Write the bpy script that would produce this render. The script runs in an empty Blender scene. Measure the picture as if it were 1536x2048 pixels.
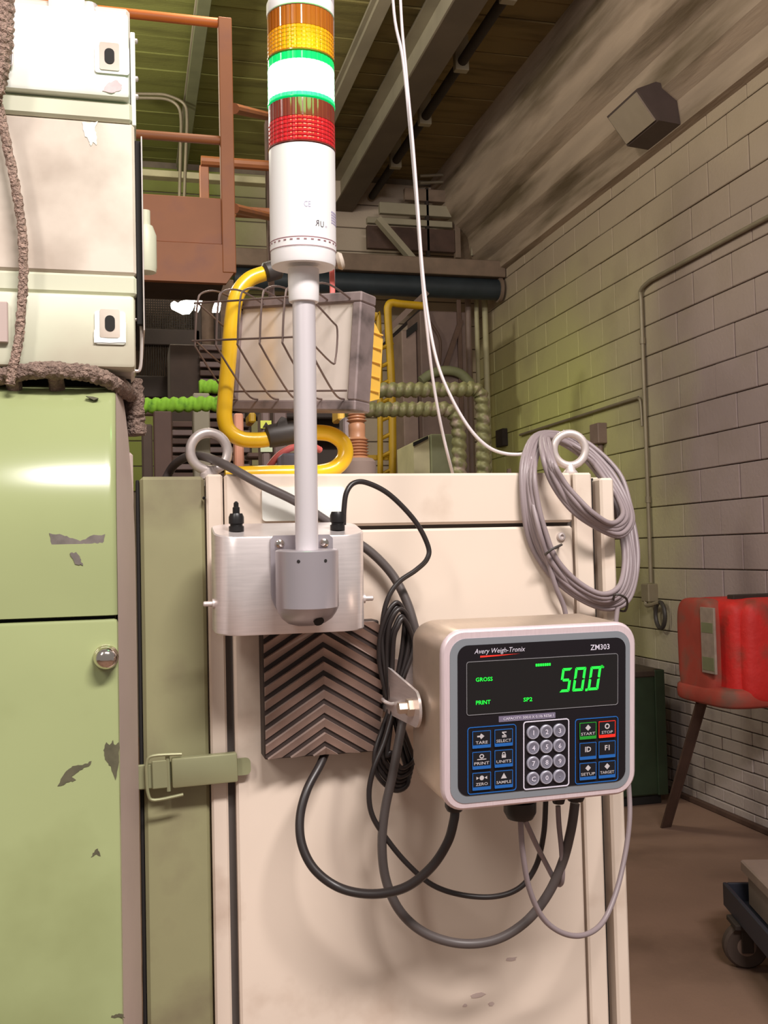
import bpy, bmesh, math, random
from mathutils import Vector, Matrix
R = math.radians
random.seed(7)
scene = bpy.context.scene
C = scene.collection

# ---------------------------------------------------------------- camera
FPX, PW, PH = 2000.0, 1536.0, 2048.0
YAW, PITCH, ROLL = R(14.28), R(2.3), R(1.4)
CAM = Vector((0, 0, 1.6))
f0 = Vector((math.sin(YAW), math.cos(YAW), 0)); r0 = Vector((math.cos(YAW), -math.sin(YAW), 0)); zu = Vector((0, 0, 1))
fw = f0 * math.cos(PITCH) + zu * math.sin(PITCH)
u0 = zu * math.cos(PITCH) - f0 * math.sin(PITCH)
rt = r0 * math.cos(ROLL) - u0 * math.sin(ROLL)
upv = u0 * math.cos(ROLL) + r0 * math.sin(ROLL)
cd = bpy.data.cameras.new('camera'); cam = bpy.data.objects.new('camera', cd); C.objects.link(cam)
cd.sensor_fit = 'HORIZONTAL'; cd.sensor_width = 36; cd.lens = 36 * FPX / PW; cd.clip_start = .02; cd.clip_end = 100
m = Matrix((rt, upv, -fw)).transposed().to_4x4(); m.translation = CAM; cam.matrix_world = m
scene.camera = cam

# ---------------------------------------------------------------- world, lamps, exposure
scene.view_settings.view_transform = 'Standard'; scene.view_settings.look = 'None'
scene.view_settings.exposure = 0.0; scene.view_settings.gamma = 1.0; scene.view_settings.use_curve_mapping = False
wd = bpy.data.worlds.new('world'); scene.world = wd; wd.use_nodes = True
wd.node_tree.nodes['Background'].inputs[0].default_value = (1.0, .93, .88, 1)
wd.node_tree.nodes['Background'].inputs[1].default_value = .25
def area(name, loc, target, sx, sy, power, col=(1, .94, .88)):
    l = bpy.data.lights.new(name, 'AREA'); l.shape = 'RECTANGLE'; l.size = sx; l.size_y = sy; l.energy = power; l.color = col
    o = bpy.data.objects.new(name, l); C.objects.link(o); o.location = loc
    o.rotation_euler = (Vector(target) - Vector(loc)).to_track_quat('-Z', 'Y').to_euler()
    return o
area('hall_luminaire_near', (.75, -1.15, 4.05), (.4, 1.2, 1.4), 1.5, .35, 164, (1, .93, .90))
area('hall_luminaire_side', (-1.6, -.9, 3.6), (-.2, 1.1, 1.5), .35, 1.2, 38)
def unseen_fill(name, loc, power, col=(1, .92, .82)):  # unseen point lamps added to brighten the roof and back of the hall
    l = bpy.data.lights.new(name, 'POINT'); l.energy = power; l.color = col; l.shadow_soft_size = .18
    o = bpy.data.objects.new(name, l); C.objects.link(o); o.location = loc
unseen_fill('unseen_fill_mid', (.6, 3.9, 4.5), 80)
unseen_fill('unseen_fill_left', (-1.3, 5.6, 4.3), 175, (1, .95, .8))

# ---------------------------------------------------------------- helpers
def ray(px, py): return fw * FPX + rt * (px - PW / 2) - upv * (py - PH / 2)
def at(px, py, Y): r = ray(px, py); return CAM + r * ((Y - CAM.y) / r.y)
def atX(px, py, X): r = ray(px, py); return CAM + r * ((X - CAM.x) / r.x)
def atZ(px, py, Z): r = ray(px, py); return CAM + r * ((Z - CAM.z) / r.z)
def proj(P):
    v = Vector(P) - CAM; d = v.dot(fw)
    return (PW / 2 + FPX * v.dot(rt) / d, PH / 2 - FPX * v.dot(upv) / d)
def lin(c): c /= 255.0; return c / 12.92 if c <= .04045 else ((c + .055) / 1.055) ** 2.4
def rgb(r, g, b): return (lin(r), lin(g), lin(b), 1)
MATS = {}
def mat(name, col, rough=.5, metal=0, var=.10, scale=9, dirt=None, damt=.0, dscale=5, bump=0, bscale=60, emit=None, estr=0, coat=0, spec=.5, stretch=None, trans=0):
    m = bpy.data.materials.new(name); m.use_nodes = True; nt = m.node_tree; n = nt.nodes; L = nt.links
    b = n['Principled BSDF']; b.inputs['Roughness'].default_value = rough; b.inputs['Metallic'].default_value = metal
    b.inputs['Coat Weight'].default_value = coat; b.inputs['Specular IOR Level'].default_value = spec
    b.inputs['Transmission Weight'].default_value = trans
    tc = n.new('ShaderNodeNewGeometry').outputs['Position']
    if stretch:
        mp = n.new('ShaderNodeMapping'); mp.inputs['Scale'].default_value = stretch; L.new(tc, mp.inputs[0]); tc = mp.outputs[0]
    def noise(s, det=5):
        t = n.new('ShaderNodeTexNoise'); t.inputs['Scale'].default_value = s; t.inputs['Detail'].default_value = det; L.new(tc, t.inputs['Vector']); return t.outputs['Fac']
    def mix(a, bb, f, mode='MIX'):
        x = n.new('ShaderNodeMix'); x.data_type = 'RGBA'; x.blend_type = mode
        for s, v in ((x.inputs[0], f), (x.inputs[6], a), (x.inputs[7], bb)):
            if hasattr(v, 'is_linked'): L.new(v, s)
            else: s.default_value = v
        return x.outputs[2]
    def ramp(f, lo, hi):
        x = n.new('ShaderNodeMapRange'); x.inputs[1].default_value = lo; x.inputs[2].default_value = hi; L.new(f, x.inputs[0]); return x.outputs[0]
    c = col
    if var:
        dk = tuple(v * (1 - var) for v in col[:3]) + (1,); lt = tuple(min(1, v * (1 + var)) for v in col[:3]) + (1,)
        c = mix(dk, lt, ramp(noise(scale), .3, .7))
    if dirt:
        c = mix(c, dirt, ramp(noise(dscale, 8), .62 - damt * .35, .80 - damt * .3))
    if hasattr(c, 'is_linked'): L.new(c, b.inputs['Base Color'])
    else: b.inputs['Base Color'].default_value = c
    if bump:
        bp = n.new('ShaderNodeBump'); bp.inputs['Strength'].default_value = bump; bp.inputs['Distance'].default_value = .01
        L.new(noise(bscale, 4), bp.inputs['Height']); L.new(bp.outputs[0], b.inputs['Normal'])
    if emit:
        b.inputs['Emission Color'].default_value = emit; b.inputs['Emission Strength'].default_value = estr
    MATS[name] = m; return m

class MB:
    def __init__(s): s.v = []; s.f = []
    def add(s, v, f, M=None):
        o = len(s.v)
        s.v += [tuple(M @ Vector(p)) if M else tuple(p) for p in v]; s.f += [tuple(i + o for i in q) for q in f]; return s
    def bm(s, bm, M=None):
        bm.verts.ensure_lookup_table(); bm.verts.index_update()
        s.add([v.co[:] for v in bm.verts], [[v.index for v in f.verts] for f in bm.faces], M); bm.free(); return s
    def box(s, lo, hi, bev=0, M=None, seg=1):
        lo = Vector(lo); hi = Vector(hi); b = bmesh.new(); bmesh.ops.create_cube(b, size=1)
        for v in b.verts: v.co = Vector([(lo[i] + hi[i]) / 2 + v.co[i] * (hi[i] - lo[i]) for i in range(3)])
        if bev: bmesh.ops.bevel(b, geom=b.edges[:], offset=bev, segments=seg, affect='EDGES', profile=.5)
        return s.bm(b, M)
    def lathe(s, prof, M=None, n=32, cap=True):
        # prof: list of (r, z)
        v = []; f = []
        for r, z in prof:
            for k in range(n):
                a = 2 * math.pi * k / n; v.append((r * math.cos(a), r * math.sin(a), z))
        for i in range(len(prof) - 1):
            for k in range(n):
                k2 = (k + 1) % n; f.append((i * n + k, i * n + k2, (i + 1) * n + k2, (i + 1) * n + k))
        if cap:
            f.append(tuple(range(n))[::-1]); f.append(tuple((len(prof) - 1) * n + k for k in range(n)))
        return s.add(v, f, M)
    def tube(s, pts, r, n=10, closed=False, rf=None):
        pts = [Vector(p) for p in pts]; N = len(pts); v = []; f = []; prev = None
        for i, p in enumerate(pts):
            if closed: t = pts[(i + 1) % N] - pts[i - 1]
            else: t = pts[min(i + 1, N - 1)] - pts[max(i - 1, 0)]
            t.normalize()
            if prev is None: a = Vector((0, 0, 1)) if abs(t.z) < .9 else Vector((1, 0, 0)); nn = (a - t * a.dot(t)).normalized()
            else: nn = (prev - t * prev.dot(t)).normalized()
            prev = nn; bn = t.cross(nn)
            for k in range(n):
                a = 2 * math.pi * k / n; rr = r * (rf(i, k) if rf else 1)
                v.append(p + (nn * math.cos(a) + bn * math.sin(a)) * rr)
        for i in range(N if closed else N - 1):
            j = (i + 1) % N
            for k in range(n):
                k2 = (k + 1) % n; f.append((i * n + k, i * n + k2, j * n + k2, j * n + k))
        if not closed: f.append(tuple(range(n))[::-1]); f.append(tuple((N - 1) * n + k for k in range(n)))
        return s.add(v, f)
    def prism(s, poly, d, M=None):
        # poly in local XZ, extruded y from 0 to d
        n = len(poly); v = [(x, 0, z) for x, z in poly] + [(x, d, z) for x, z in poly]
        f = [tuple(range(n)), tuple(range(2 * n - 1, n - 1, -1))] + [(i, i + n, (i + 1) % n + n, (i + 1) % n) for i in range(n)]
        return s.add(v, f, M)
    def bar(s, a, b, w, t, upd=(0, 0, 1)):
        a = Vector(a); b = Vector(b); d = (b - a); Ln = d.length; d.normalize(); u = Vector(upd); u = (u - d * u.dot(d))
        if u.length < 1e-4: u = Vector((1, 0, 0)) - d * d.x
        u.normalize(); x = d.cross(u); M = Matrix((x, d, u)).transposed().to_4x4(); M.translation = a
        return s.box((-w / 2, 0, -t / 2), (w / 2, Ln, t / 2), 0, M)

TM = {}
def link(name, data): o = bpy.data.objects.new(name, data); C.objects.link(o); return o
def mesh_of(mb, name, smooth=35):
    me = bpy.data.meshes.new(name); me.from_pydata(mb.v, [], mb.f); me.validate()
    b = bmesh.new(); b.from_mesh(me); bmesh.ops.recalc_face_normals(b, faces=b.faces[:]); b.to_mesh(me); b.free()
    if smooth: me.shade_smooth(); me.set_sharp_from_angle(angle=R(smooth))
    return me
def thing(name, label, cat, loc=(0, 0, 0), M=None, group=None):
    o = link(name, None); o.empty_display_size = .05
    Mx = M.copy() if M else Matrix.Translation(Vector(loc)); o.matrix_world = Mx; TM[o.name] = Mx
    return tag(o, label, cat, group)
def tag(o, label=None, cat=None, group=None, kind=None):
    if label: o['label'] = label
    if cat: o['category'] = cat
    if group: o['group'] = group
    if kind: o['kind'] = kind
    return o
def part(name, mb, m, parent=None, local=False, smooth=35, label=None):
    if parent is not None and not local:
        I = TM[parent.name].inverted(); mb.v = [tuple(I @ Vector(p)) for p in mb.v]
    o = link(name, mesh_of(mb, name, smooth)); o.data.materials.append(MATS[m] if isinstance(m, str) else m)
    if parent is not None: o.parent = parent; TM[o.name] = TM[parent.name]
    if label: o['label'] = label
    return o
def single(name, mb, m, label, cat, group=None, smooth=35):
    # a thing that is one mesh: origin moved to the middle of its base
    xs = [p[0] for p in mb.v]; ys = [p[1] for p in mb.v]; zs = [p[2] for p in mb.v]
    c = Vector(((min(xs) + max(xs)) / 2, (min(ys) + max(ys)) / 2, min(zs)))
    mb.v = [(p[0] - c.x, p[1] - c.y, p[2] - c.z) for p in mb.v]
    o = part(name, mb, m, None, smooth=smooth); o.location = c; TM[o.name] = Matrix.Translation(c)
    return tag(o, label, cat, group)
def struct(name, mb, m, parent=None, smooth=35):
    o = part(name, mb, m, parent, smooth=smooth)
    if parent is None: o['kind'] = 'structure'; TM[o.name] = Matrix.Identity(4)
    return o
def spline(pts, n=8, closed=False):
    P = [Vector(p) for p in pts]; N = len(P); out = []
    for i in range(N if closed else N - 1):
        if closed: a, b, c, d = P[i - 1], P[i], P[(i + 1) % N], P[(i + 2) % N]
        else: a, b, c, d = P[max(i - 1, 0)], P[i], P[i + 1], P[min(i + 2, N - 1)]
        for k in range(n):
            t = k / n
            out.append(.5 * ((2 * b) + (c - a) * t + (2 * a - 5 * b + 4 * c - d) * t * t + (3 * b - a - 3 * c + d) * t ** 3))
    if not closed: out.append(P[-1])
    return out
def jag(lst, amp=1.6, n=4):
    # ragged outline for flaked paint: extra points between the given pixel corners
    rnd = random.Random(int(lst[0][0] * 31 + lst[0][1])); out = []
    for i, (x, y) in enumerate(lst):
        x2, y2 = lst[(i + 1) % len(lst)]; out.append((x, y)); m_ = min(n, int(math.hypot(x2 - x, y2 - y) / 3))
        for k in range(1, m_): t = k / m_; out.append((x + (x2 - x) * t + rnd.uniform(-amp, amp), y + (y2 - y) * t + rnd.uniform(-amp, amp)))
    return out
def pxs(lst): return [at(*p) for p in lst]
def Xa(px, py, Y): return at(px, py, Y).x
def Za(px, py, Y): return at(px, py, Y).z
def pxbox(mb, x0, y0, x1, y1, Y, depth, bev=.004, M=None):
    xm, ym = (x0 + x1) / 2, (y0 + y1) / 2
    return mb.box((Xa(x0, ym, Y), Y, Za(xm, y1, Y)), (Xa(x1, ym, Y), Y + depth, Za(xm, y0, Y)), bev)
def rrect(w, h, r, n=6, cx=0, cz=0):
    out = []
    for sx, sz, a0 in ((1, 1, 0), (-1, 1, 90), (-1, -1, 180), (1, -1, 270)):
        for k in range(n + 1):
            a = R(a0 + 90 * k / n); out.append((cx + sx * (w / 2 - r) + r * math.cos(a), cz + sz * (h / 2 - r) + r * math.sin(a)))
    return out
def ring_frame(mb, outer, inner, y0, y1):
    n = len(outer); v = [(x, y0, z) for x, z in outer] + [(x, y0, z) for x, z in inner] + [(x, y1, z) for x, z in outer] + [(x, y1, z) for x, z in inner]
    f = []
    for i in range(n):
        j = (i + 1) % n
        f += [(i, j, n + j, n + i), (2 * n + j, 2 * n + i, 3 * n + i, 3 * n + j), (i, 2 * n + i, 2 * n + j, j), (n + j, 3 * n + j, 3 * n + i, n + i)]
    return mb.add(v, f)
def axisM(p, d, upd=(0, 0, 1)):
    d = Vector(d).normalized(); u = Vector(upd); x = u.cross(d)
    if x.length < 1e-3: x = Vector((1, 0, 0))
    x.normalize(); y = d.cross(x); M = Matrix((x, y, d)).transposed().to_4x4(); M.translation = Vector(p); return M
def text_into(mb, s, cx, cz, height, y, width=None, shear=0, offset=0, depth=.0002):
    cu = bpy.data.curves.new('t', 'FONT'); cu.body = s; cu.size = 1; cu.shear = shear; cu.offset = offset; cu.resolution_u = 2
    o = bpy.data.objects.new('t', cu); C.objects.link(o); dg = bpy.context.evaluated_depsgraph_get(); dg.update()
    me = bpy.data.meshes.new_from_object(o.evaluated_get(dg))
    V = [v.co.copy() for v in me.vertices]; Fc = [tuple(p.vertices) for p in me.polygons]
    bpy.data.objects.remove(o); bpy.data.curves.remove(cu); bpy.data.meshes.remove(me)
    x0 = min(v.x for v in V); x1 = max(v.x for v in V); z0 = min(v.y for v in V); z1 = max(v.y for v in V)
    sz = height / (z1 - z0); sx = width / (x1 - x0) if width else sz
    P = [((v.x - (x0 + x1) / 2) * sx + cx, (v.y - (z0 + z1) / 2) * sz + cz) for v in V]
    n = len(P)
    mb.add([(x, y, z) for x, z in P], Fc)
    return mb

# ---------------------------------------------------------------- materials
mat('cream_paint', rgb(221, 204, 188), .42, var=.05, scale=4, dirt=rgb(178, 152, 132), damt=.18, dscale=6)
mat('cream_inner', rgb(205, 188, 168), .55, var=.08)
mat('green_paint', rgb(153, 161, 114), .16, var=.05, scale=5, dirt=rgb(136, 142, 96), damt=.2, dscale=4, coat=.25)
mat('green_dull', rgb(152, 149, 112), .5, var=.08, scale=7, dirt=rgb(122, 112, 88), damt=.45, dscale=7)
mat('flange_mauve', rgb(186, 166, 158), .5, var=.05)
mat('machine_white', rgb(214, 200, 186), .45, var=.05, scale=5, dirt=rgb(176, 160, 146), damt=.5, dscale=7)
mat('machine_mint', rgb(202, 201, 178), .45, var=.04, scale=5, dirt=rgb(190, 180, 160), damt=.3)
mat('machine_bright', rgb(238, 238, 230), .4, var=.04, dirt=rgb(205, 205, 190), damt=.25)
mat('gap_dark', rgb(28, 24, 22), .8, var=0)
mat('rubber_grey', rgb(85, 78, 74), .7, var=.1)
mat('chip_grey', rgb(112, 104, 98), .6, var=.2, scale=90)
mat('chip_pink', rgb(205, 176, 178), .6, var=.1, scale=90)
mat('chip_white', rgb(246, 244, 240), .5, var=.03)
mat('chip_dark', rgb(88, 84, 64), .6, var=.2, scale=90)
mat('steel_brushed', rgb(232, 222, 220), .30, .6, var=.06, scale=30, stretch=(1, 1, 14))
mat('steel_body', rgb(206, 186, 168), .38, .6, var=.05, scale=40, stretch=(14, 1, 1))
mat('bezel_steel', rgb(228, 208, 212), .42, .35, var=.05, scale=60, stretch=(14, 1, 1))
mat('alu_satin', rgb(224, 217, 220), .36, .35, var=.03)
mat('chrome', rgb(225, 215, 205), .12, 1, var=0)
mat('zinc_green', rgb(158, 158, 122), .35, .35, var=.05)
mat('zinc', rgb(216, 204, 200), .4, .5, var=.08, scale=60)
mat('plastic_white', rgb(240, 236, 236), .35, var=0)
mat('plastic_black', rgb(26, 24, 24), .35, var=0)
mat('plastic_dark', rgb(62, 56, 52), .5, var=.1)
mat('cable_black', rgb(44, 38, 37), .38, var=.1)
mat('cable_dark', rgb(84, 76, 74), .45, var=.1)
mat('cable_grey', rgb(142, 128, 130), .45, var=.06)
mat('cable_pale', rgb(208, 198, 200), .5, var=.03)
mat('amber_upper', rgb(176, 92, 10), .18, var=.1, coat=.4, trans=.15)
mat('amber_lower', rgb(246, 158, 0), .2, var=.12, scale=200, coat=.5, trans=.1)
mat('red_upper', rgb(128, 44, 30), .18, var=.1, coat=.4, trans=.1)
mat('red_lower', rgb(206, 26, 36), .2, var=.12, scale=200, coat=.5, trans=.1)
mat('green_rim', rgb(0, 150, 60), .2, var=0, emit=(0, .62, .16, 1), estr=.9)
mat('green_lit', rgb(60, 220, 120), .3, var=0, emit=(.55, 1, .60, 1), estr=2.0)
mat('green_glow', rgb(20, 200, 90), .3, var=0, emit=(.06, 1, .30, 1), estr=1.1)
mat('ink_dark', rgb(60, 50, 62), .6, var=0)
mat('ink_seam', rgb(150, 105, 112), .6, var=0)
mat('ink_pale', rgb(178, 168, 196), .6, var=0)
mat('rib_brown', rgb(172, 150, 140), .45, .3, var=.15, scale=25, dirt=rgb(186, 162, 150), damt=.35, dscale=30)
mat('alu_cup', rgb(188, 180, 186), .34, .6, var=.03)
mat('rib_base', rgb(50, 38, 34), .6, .1, var=.1)
mat('panel_grey', rgb(126, 130, 136), .4, var=0)
mat('panel_black', rgb(27, 23, 27), .35, var=0, spec=.3)
mat('lens_black', rgb(24, 20, 20), .08, var=0, spec=.6)
mat('line_grey', rgb(128, 126, 130), .5, var=0)
mat('key_blue', rgb(30, 96, 172), .45, var=0)
mat('key_white', rgb(214, 208, 222), .45, var=0)
mat('key_silver', rgb(166, 164, 178), .35, .25, var=0)
mat('key_silver_dark', rgb(118, 116, 130), .45, .1, var=0)
mat('key_green', rgb(34, 150, 44), .45, var=0)
mat('key_red', rgb(238, 48, 34), .45, var=0)
mat('key_face', rgb(20, 20, 26), .4, var=0)
mat('legend', rgb(190, 184, 186), .5, var=0)
mat('strip_grey', rgb(118, 110, 132), .4, var=0)
mat('vfd', rgb(20, 200, 40), .4, var=0, emit=(.02, .92, .07, 1), estr=1.0)
mat('logo_red', rgb(230, 52, 40), .5, var=0)
mat('yellow_tube', rgb(246, 196, 32), .3, var=.05, coat=.3)
mat('yellow_cast', rgb(248, 198, 84), .5, var=.05)
mat('lamp_frame', rgb(146, 130, 128), .5, .3, var=.15, scale=40, dirt=rgb(70, 62, 60), damt=.3, dscale=20)
mat('lamp_reflector', rgb(238, 226, 216), .25, .35, var=.04, scale=30)
mat('wire_steel', rgb(128, 110, 104), .45, .6, var=.05)
mat('dust', rgb(146, 122, 110), .95, var=.3, scale=140, bump=1, bscale=260)
mat('rope_dust', rgb(168, 140, 126), .95, var=.35, scale=220, bump=1, bscale=300)
mat('red_cover', rgb(214, 40, 36), .6, var=.12, scale=6, dirt=rgb(142, 66, 52), damt=.35, dscale=6, bump=.5, bscale=18)
mat('red_dirty', rgb(176, 72, 58), .75, var=.15, scale=7, dirt=rgb(128, 86, 72), damt=.5, dscale=7)
mat('tape_silver', rgb(170, 152, 140), .5, .2, var=.12, scale=30)
mat('brown_post', rgb(84, 62, 52), .7, var=.2)
mat('bin_green', rgb(46, 62, 42), .5, var=.15)
mat('cart_blue', rgb(44, 46, 58), .5, var=.1)
mat('cart_load', rgb(142, 122, 112), .7, var=.1)
mat('tyre', rgb(72, 58, 50), .8, var=.15)
mat('wheel_hub', rgb(124, 104, 92), .6, var=.1)
mat('primer_brown', rgb(160, 99, 58), .55, var=.1, scale=5, dirt=rgb(140, 88, 66), damt=.3)
mat('primer_orange', rgb(214, 118, 48), .5, var=.12, scale=5)
mat('dark_frame', rgb(66, 52, 42), .8, var=.2)
mat('dark_steel', rgb(52, 42, 36), .8, var=.2)
mat('mesh_back', rgb(112, 92, 76), .8, var=.4, scale=12)
mat('mesh_bar', rgb(46, 38, 30), .7, var=.2)
mat('olive_steel', rgb(126, 128, 96), .6, var=.1)
mat('grey_locker', rgb(140, 118, 108), .6, var=.12)
mat('grey_locker_dark', rgb(112, 92, 86), .6, var=.12)
mat('ladder_yellow', rgb(176, 138, 14), .5, var=.12)
mat('girder_brown', rgb(128, 108, 92), .7, var=.15)
mat('girder_blue', rgb(44, 52, 58), .5, var=.15)
mat('lime_wrap', rgb(142, 198, 52), .8, var=.2, scale=30, dirt=rgb(92, 140, 40), damt=.3, dscale=30)
mat('olive_wrap', rgb(138, 136, 92), .5, .2, var=.25, scale=30, dirt=rgb(176, 156, 140), damt=.3, dscale=22)
mat('duct_pale', rgb(196, 188, 150), .6, var=.1)
mat('concrete_beam', rgb(168, 148, 128), .85, var=.18, scale=2.5, dirt=rgb(104, 88, 66), damt=.45, dscale=2, bump=.3, bscale=20, stretch=(3, .35, 3))
mat('beam_grey', rgb(158, 148, 126), .7, var=.12, scale=3)
mat('beam_dark', rgb(92, 78, 62), .8, var=.15, scale=3)
mat('lamp_glow', (1, .95, .85, 1), .5, var=0, emit=(1, .93, .8, 1), estr=12)
mat('wallpack', rgb(84, 70, 66), .6, .1, var=.1)
mat('wallpack_lens', rgb(158, 142, 126), .15, var=.05, coat=.4)
mat('conduit', rgb(150, 138, 116), .5, .3, var=.1)
mat('pink_post', rgb(214, 150, 122), .6, var=.1)
mat('insulator_brown', rgb(186, 132, 96), .4, var=.1)
mat('blue_box', rgb(150, 158, 190), .5, var=.05)
mat('red_hose', rgb(222, 110, 104), .5, var=.05)
mat('tag_yellow', rgb(206, 212, 80), .5, var=0)
mat('tag_pale', rgb(196, 206, 168), .5, var=0)
mat('floor_concrete', rgb(142, 112, 95), .9, var=.12, scale=1.6, dirt=rgb(112, 86, 70), damt=.35, dscale=1.3, bump=.15, bscale=40)
mat('mortar', rgb(134, 120, 104), .95, var=.15)
# two-tone surfaces of the hall: colour follows the place on the wall, with patchy edges
def two_tone(name, ca, cb, axis_w, lo, hi, nscale, namt, rough=.8, dirt=None, damt=.3, dscale=3, stretch=(1, 1, 1), cz=None, zlo=0, zhi=1):
    m = bpy.data.materials.new(name); m.use_nodes = True; n = m.node_tree.nodes; L = m.node_tree.links
    b = n['Principled BSDF']; b.inputs['Roughness'].default_value = rough; b.inputs['Specular IOR Level'].default_value = .25
    g = n.new('ShaderNodeNewGeometry').outputs['Position']
    mp = n.new('ShaderNodeMapping'); mp.inputs['Scale'].default_value = stretch; L.new(g, mp.inputs[0])
    def noise(s, d=6):
        t = n.new('ShaderNodeTexNoise'); t.inputs['Scale'].default_value = s; t.inputs['Detail'].default_value = d; L.new(mp.outputs[0], t.inputs['Vector']); return t.outputs['Fac']
    def math_(op, a, bb):
        x = n.new('ShaderNodeMath'); x.operation = op
        for s, v in ((x.inputs[0], a), (x.inputs[1], bb)):
            if hasattr(v, 'is_linked'): L.new(v, s)
            else: s.default_value = v
        return x.outputs[0]
    def rng(f, a, bb):
        x = n.new('ShaderNodeMapRange'); x.inputs[1].default_value = a; x.inputs[2].default_value = bb; L.new(f, x.inputs[0]); return x.outputs[0]
    def mix(f, a, bb):
        x = n.new('ShaderNodeMix'); x.data_type = 'RGBA'
        for s, v in ((x.inputs[0], f), (x.inputs[6], a), (x.inputs[7], bb)):
            if hasattr(v, 'is_linked'): L.new(v, s)
            else: s.default_value = v
        return x.outputs[2]
    dt = n.new('ShaderNodeVectorMath'); dt.operation = 'DOT_PRODUCT'; L.new(g, dt.inputs[0]); dt.inputs[1].default_value = axis_w
    v = math_('ADD', dt.outputs['Value'], math_('MULTIPLY', math_('SUBTRACT', noise(nscale), .5), namt))
    c = mix(rng(v, lo, hi), ca, cb)
    if cz:
        sp = n.new('ShaderNodeSeparateXYZ'); L.new(g, sp.inputs[0])
        zz = math_('ADD', sp.outputs[2], math_('MULTIPLY', math_('SUBTRACT', noise(nscale * .8), .5), namt * .5))
        c = mix(rng(zz, zlo, zhi), c, cz)
    if dirt: c = mix(math_('MULTIPLY', rng(noise(dscale, 9), .5, .75), damt), c, dirt)
    L.new(c, b.inputs['Base Color'])
    bp = n.new('ShaderNodeBump'); bp.inputs['Strength'].default_value = .25; bp.inputs['Distance'].default_value = .01; L.new(noise(50, 3), bp.inputs['Height']); L.new(bp.outputs[0], b.inputs['Normal'])
    MATS[name] = m; return m
two_tone('block_paint', rgb(164, 146, 144), rgb(206, 206, 132), (0, 1, 0), 5.4, 7.2, 1.3, 1.6, dirt=rgb(140, 124, 104), damt=.35, dscale=2.2, cz=rgb(172, 154, 132), zlo=2.7, zhi=4.0)  # green paint patch; lit far end lightened, dim near end darkened in the colour
two_tone('brick_paint', rgb(178, 164, 158), rgb(150, 140, 108), (0, .6, .8), 4.0, 4.9, 3, 1.2, dirt=rgb(88, 72, 60), damt=.55, dscale=4)
two_tone('deck_wood', rgb(140, 142, 78), rgb(142, 122, 82), (1, 0, 0), .5, 2.2, 1.2, .8, dirt=rgb(62, 50, 30), damt=.65, dscale=2.6, stretch=(.5, 3, 1))  # green side is a colour cast put into the board colour
two_tone('back_paint', rgb(138, 146, 76), rgb(200, 182, 162), (1, 0, 0), .8, 1.6, 1.5, .6, dirt=rgb(120, 100, 80), damt=.4, dscale=2)

XW, YB, ZC = 3.40, 9.3, 5.25      # right wall, back wall, roof deck
# ---------------------------------------------------------------- the hall
struct('floor', MB().box((-6, -3, -.1), (XW + .3, YB + .3, 0)), 'floor_concrete')
wr = struct('wall_right', MB().box((XW, 1.5, 0), (XW + .3, YB + .3, ZC)), 'mortar')
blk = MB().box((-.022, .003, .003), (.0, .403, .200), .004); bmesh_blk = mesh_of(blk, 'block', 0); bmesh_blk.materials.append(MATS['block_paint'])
brk = MB().box((-.022, .003, .003), (.0, .1985, .0730), .004); bmesh_brk = mesh_of(brk, 'brick', 0); bmesh_brk.materials.append(MATS['brick_paint'])
def piece(name, me, loc, parent, rot=None):
    o = link(name, me); o.parent = parent; o.location = loc
    if rot: o.rotation_euler = rot
    TM[o.name] = TM[parent.name]; return o
ZB = .84                          # brick plinth below, concrete block above
row = 0; z = 0
while z < ZB - .02:
    y = 4.0 - (.1 if row % 2 else 0)
    while y < 8.6:
        piece('brick', bmesh_brk, (XW + random.uniform(-.004, .004), y, z), wr); y += .2
    z += .0764; row += 1
rest = MB(); z = ZB; row = 0; cnt = 0
while z < 4.55:
    y = 3.6 - (.203 if row % 2 else 0)
    while y < YB - .1:
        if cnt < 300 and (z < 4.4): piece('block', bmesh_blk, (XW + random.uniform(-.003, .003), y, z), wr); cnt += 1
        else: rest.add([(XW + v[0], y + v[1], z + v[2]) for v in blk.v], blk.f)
        y += .406
    z += .203; row += 1
if rest.v:
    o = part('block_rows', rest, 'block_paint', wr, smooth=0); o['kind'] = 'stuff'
# concrete wall-head beam with its ledge, running along the right wall
def ext_y(poly, y0, y1, mb=None):
    mb = mb or MB(); n = len(poly); v = [(x, y0, z) for x, z in poly] + [(x, y1, z) for x, z in poly]
    return mb.add(v, [tuple(range(n)), tuple(range(2 * n - 1, n - 1, -1))] + [(i, i + n, (i + 1) % n + n, (i + 1) % n) for i in range(n)])
struct('trim_1', ext_y([(3.42, 4.16), (3.32, 4.18), (3.30, 4.33), (3.20, 4.40), (3.16, 4.58), (3.02, 4.66), (2.92, 4.86), (2.92, ZC), (3.42, ZC)], 1.5, YB + .1), 'concrete_beam', smooth=0)
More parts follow.
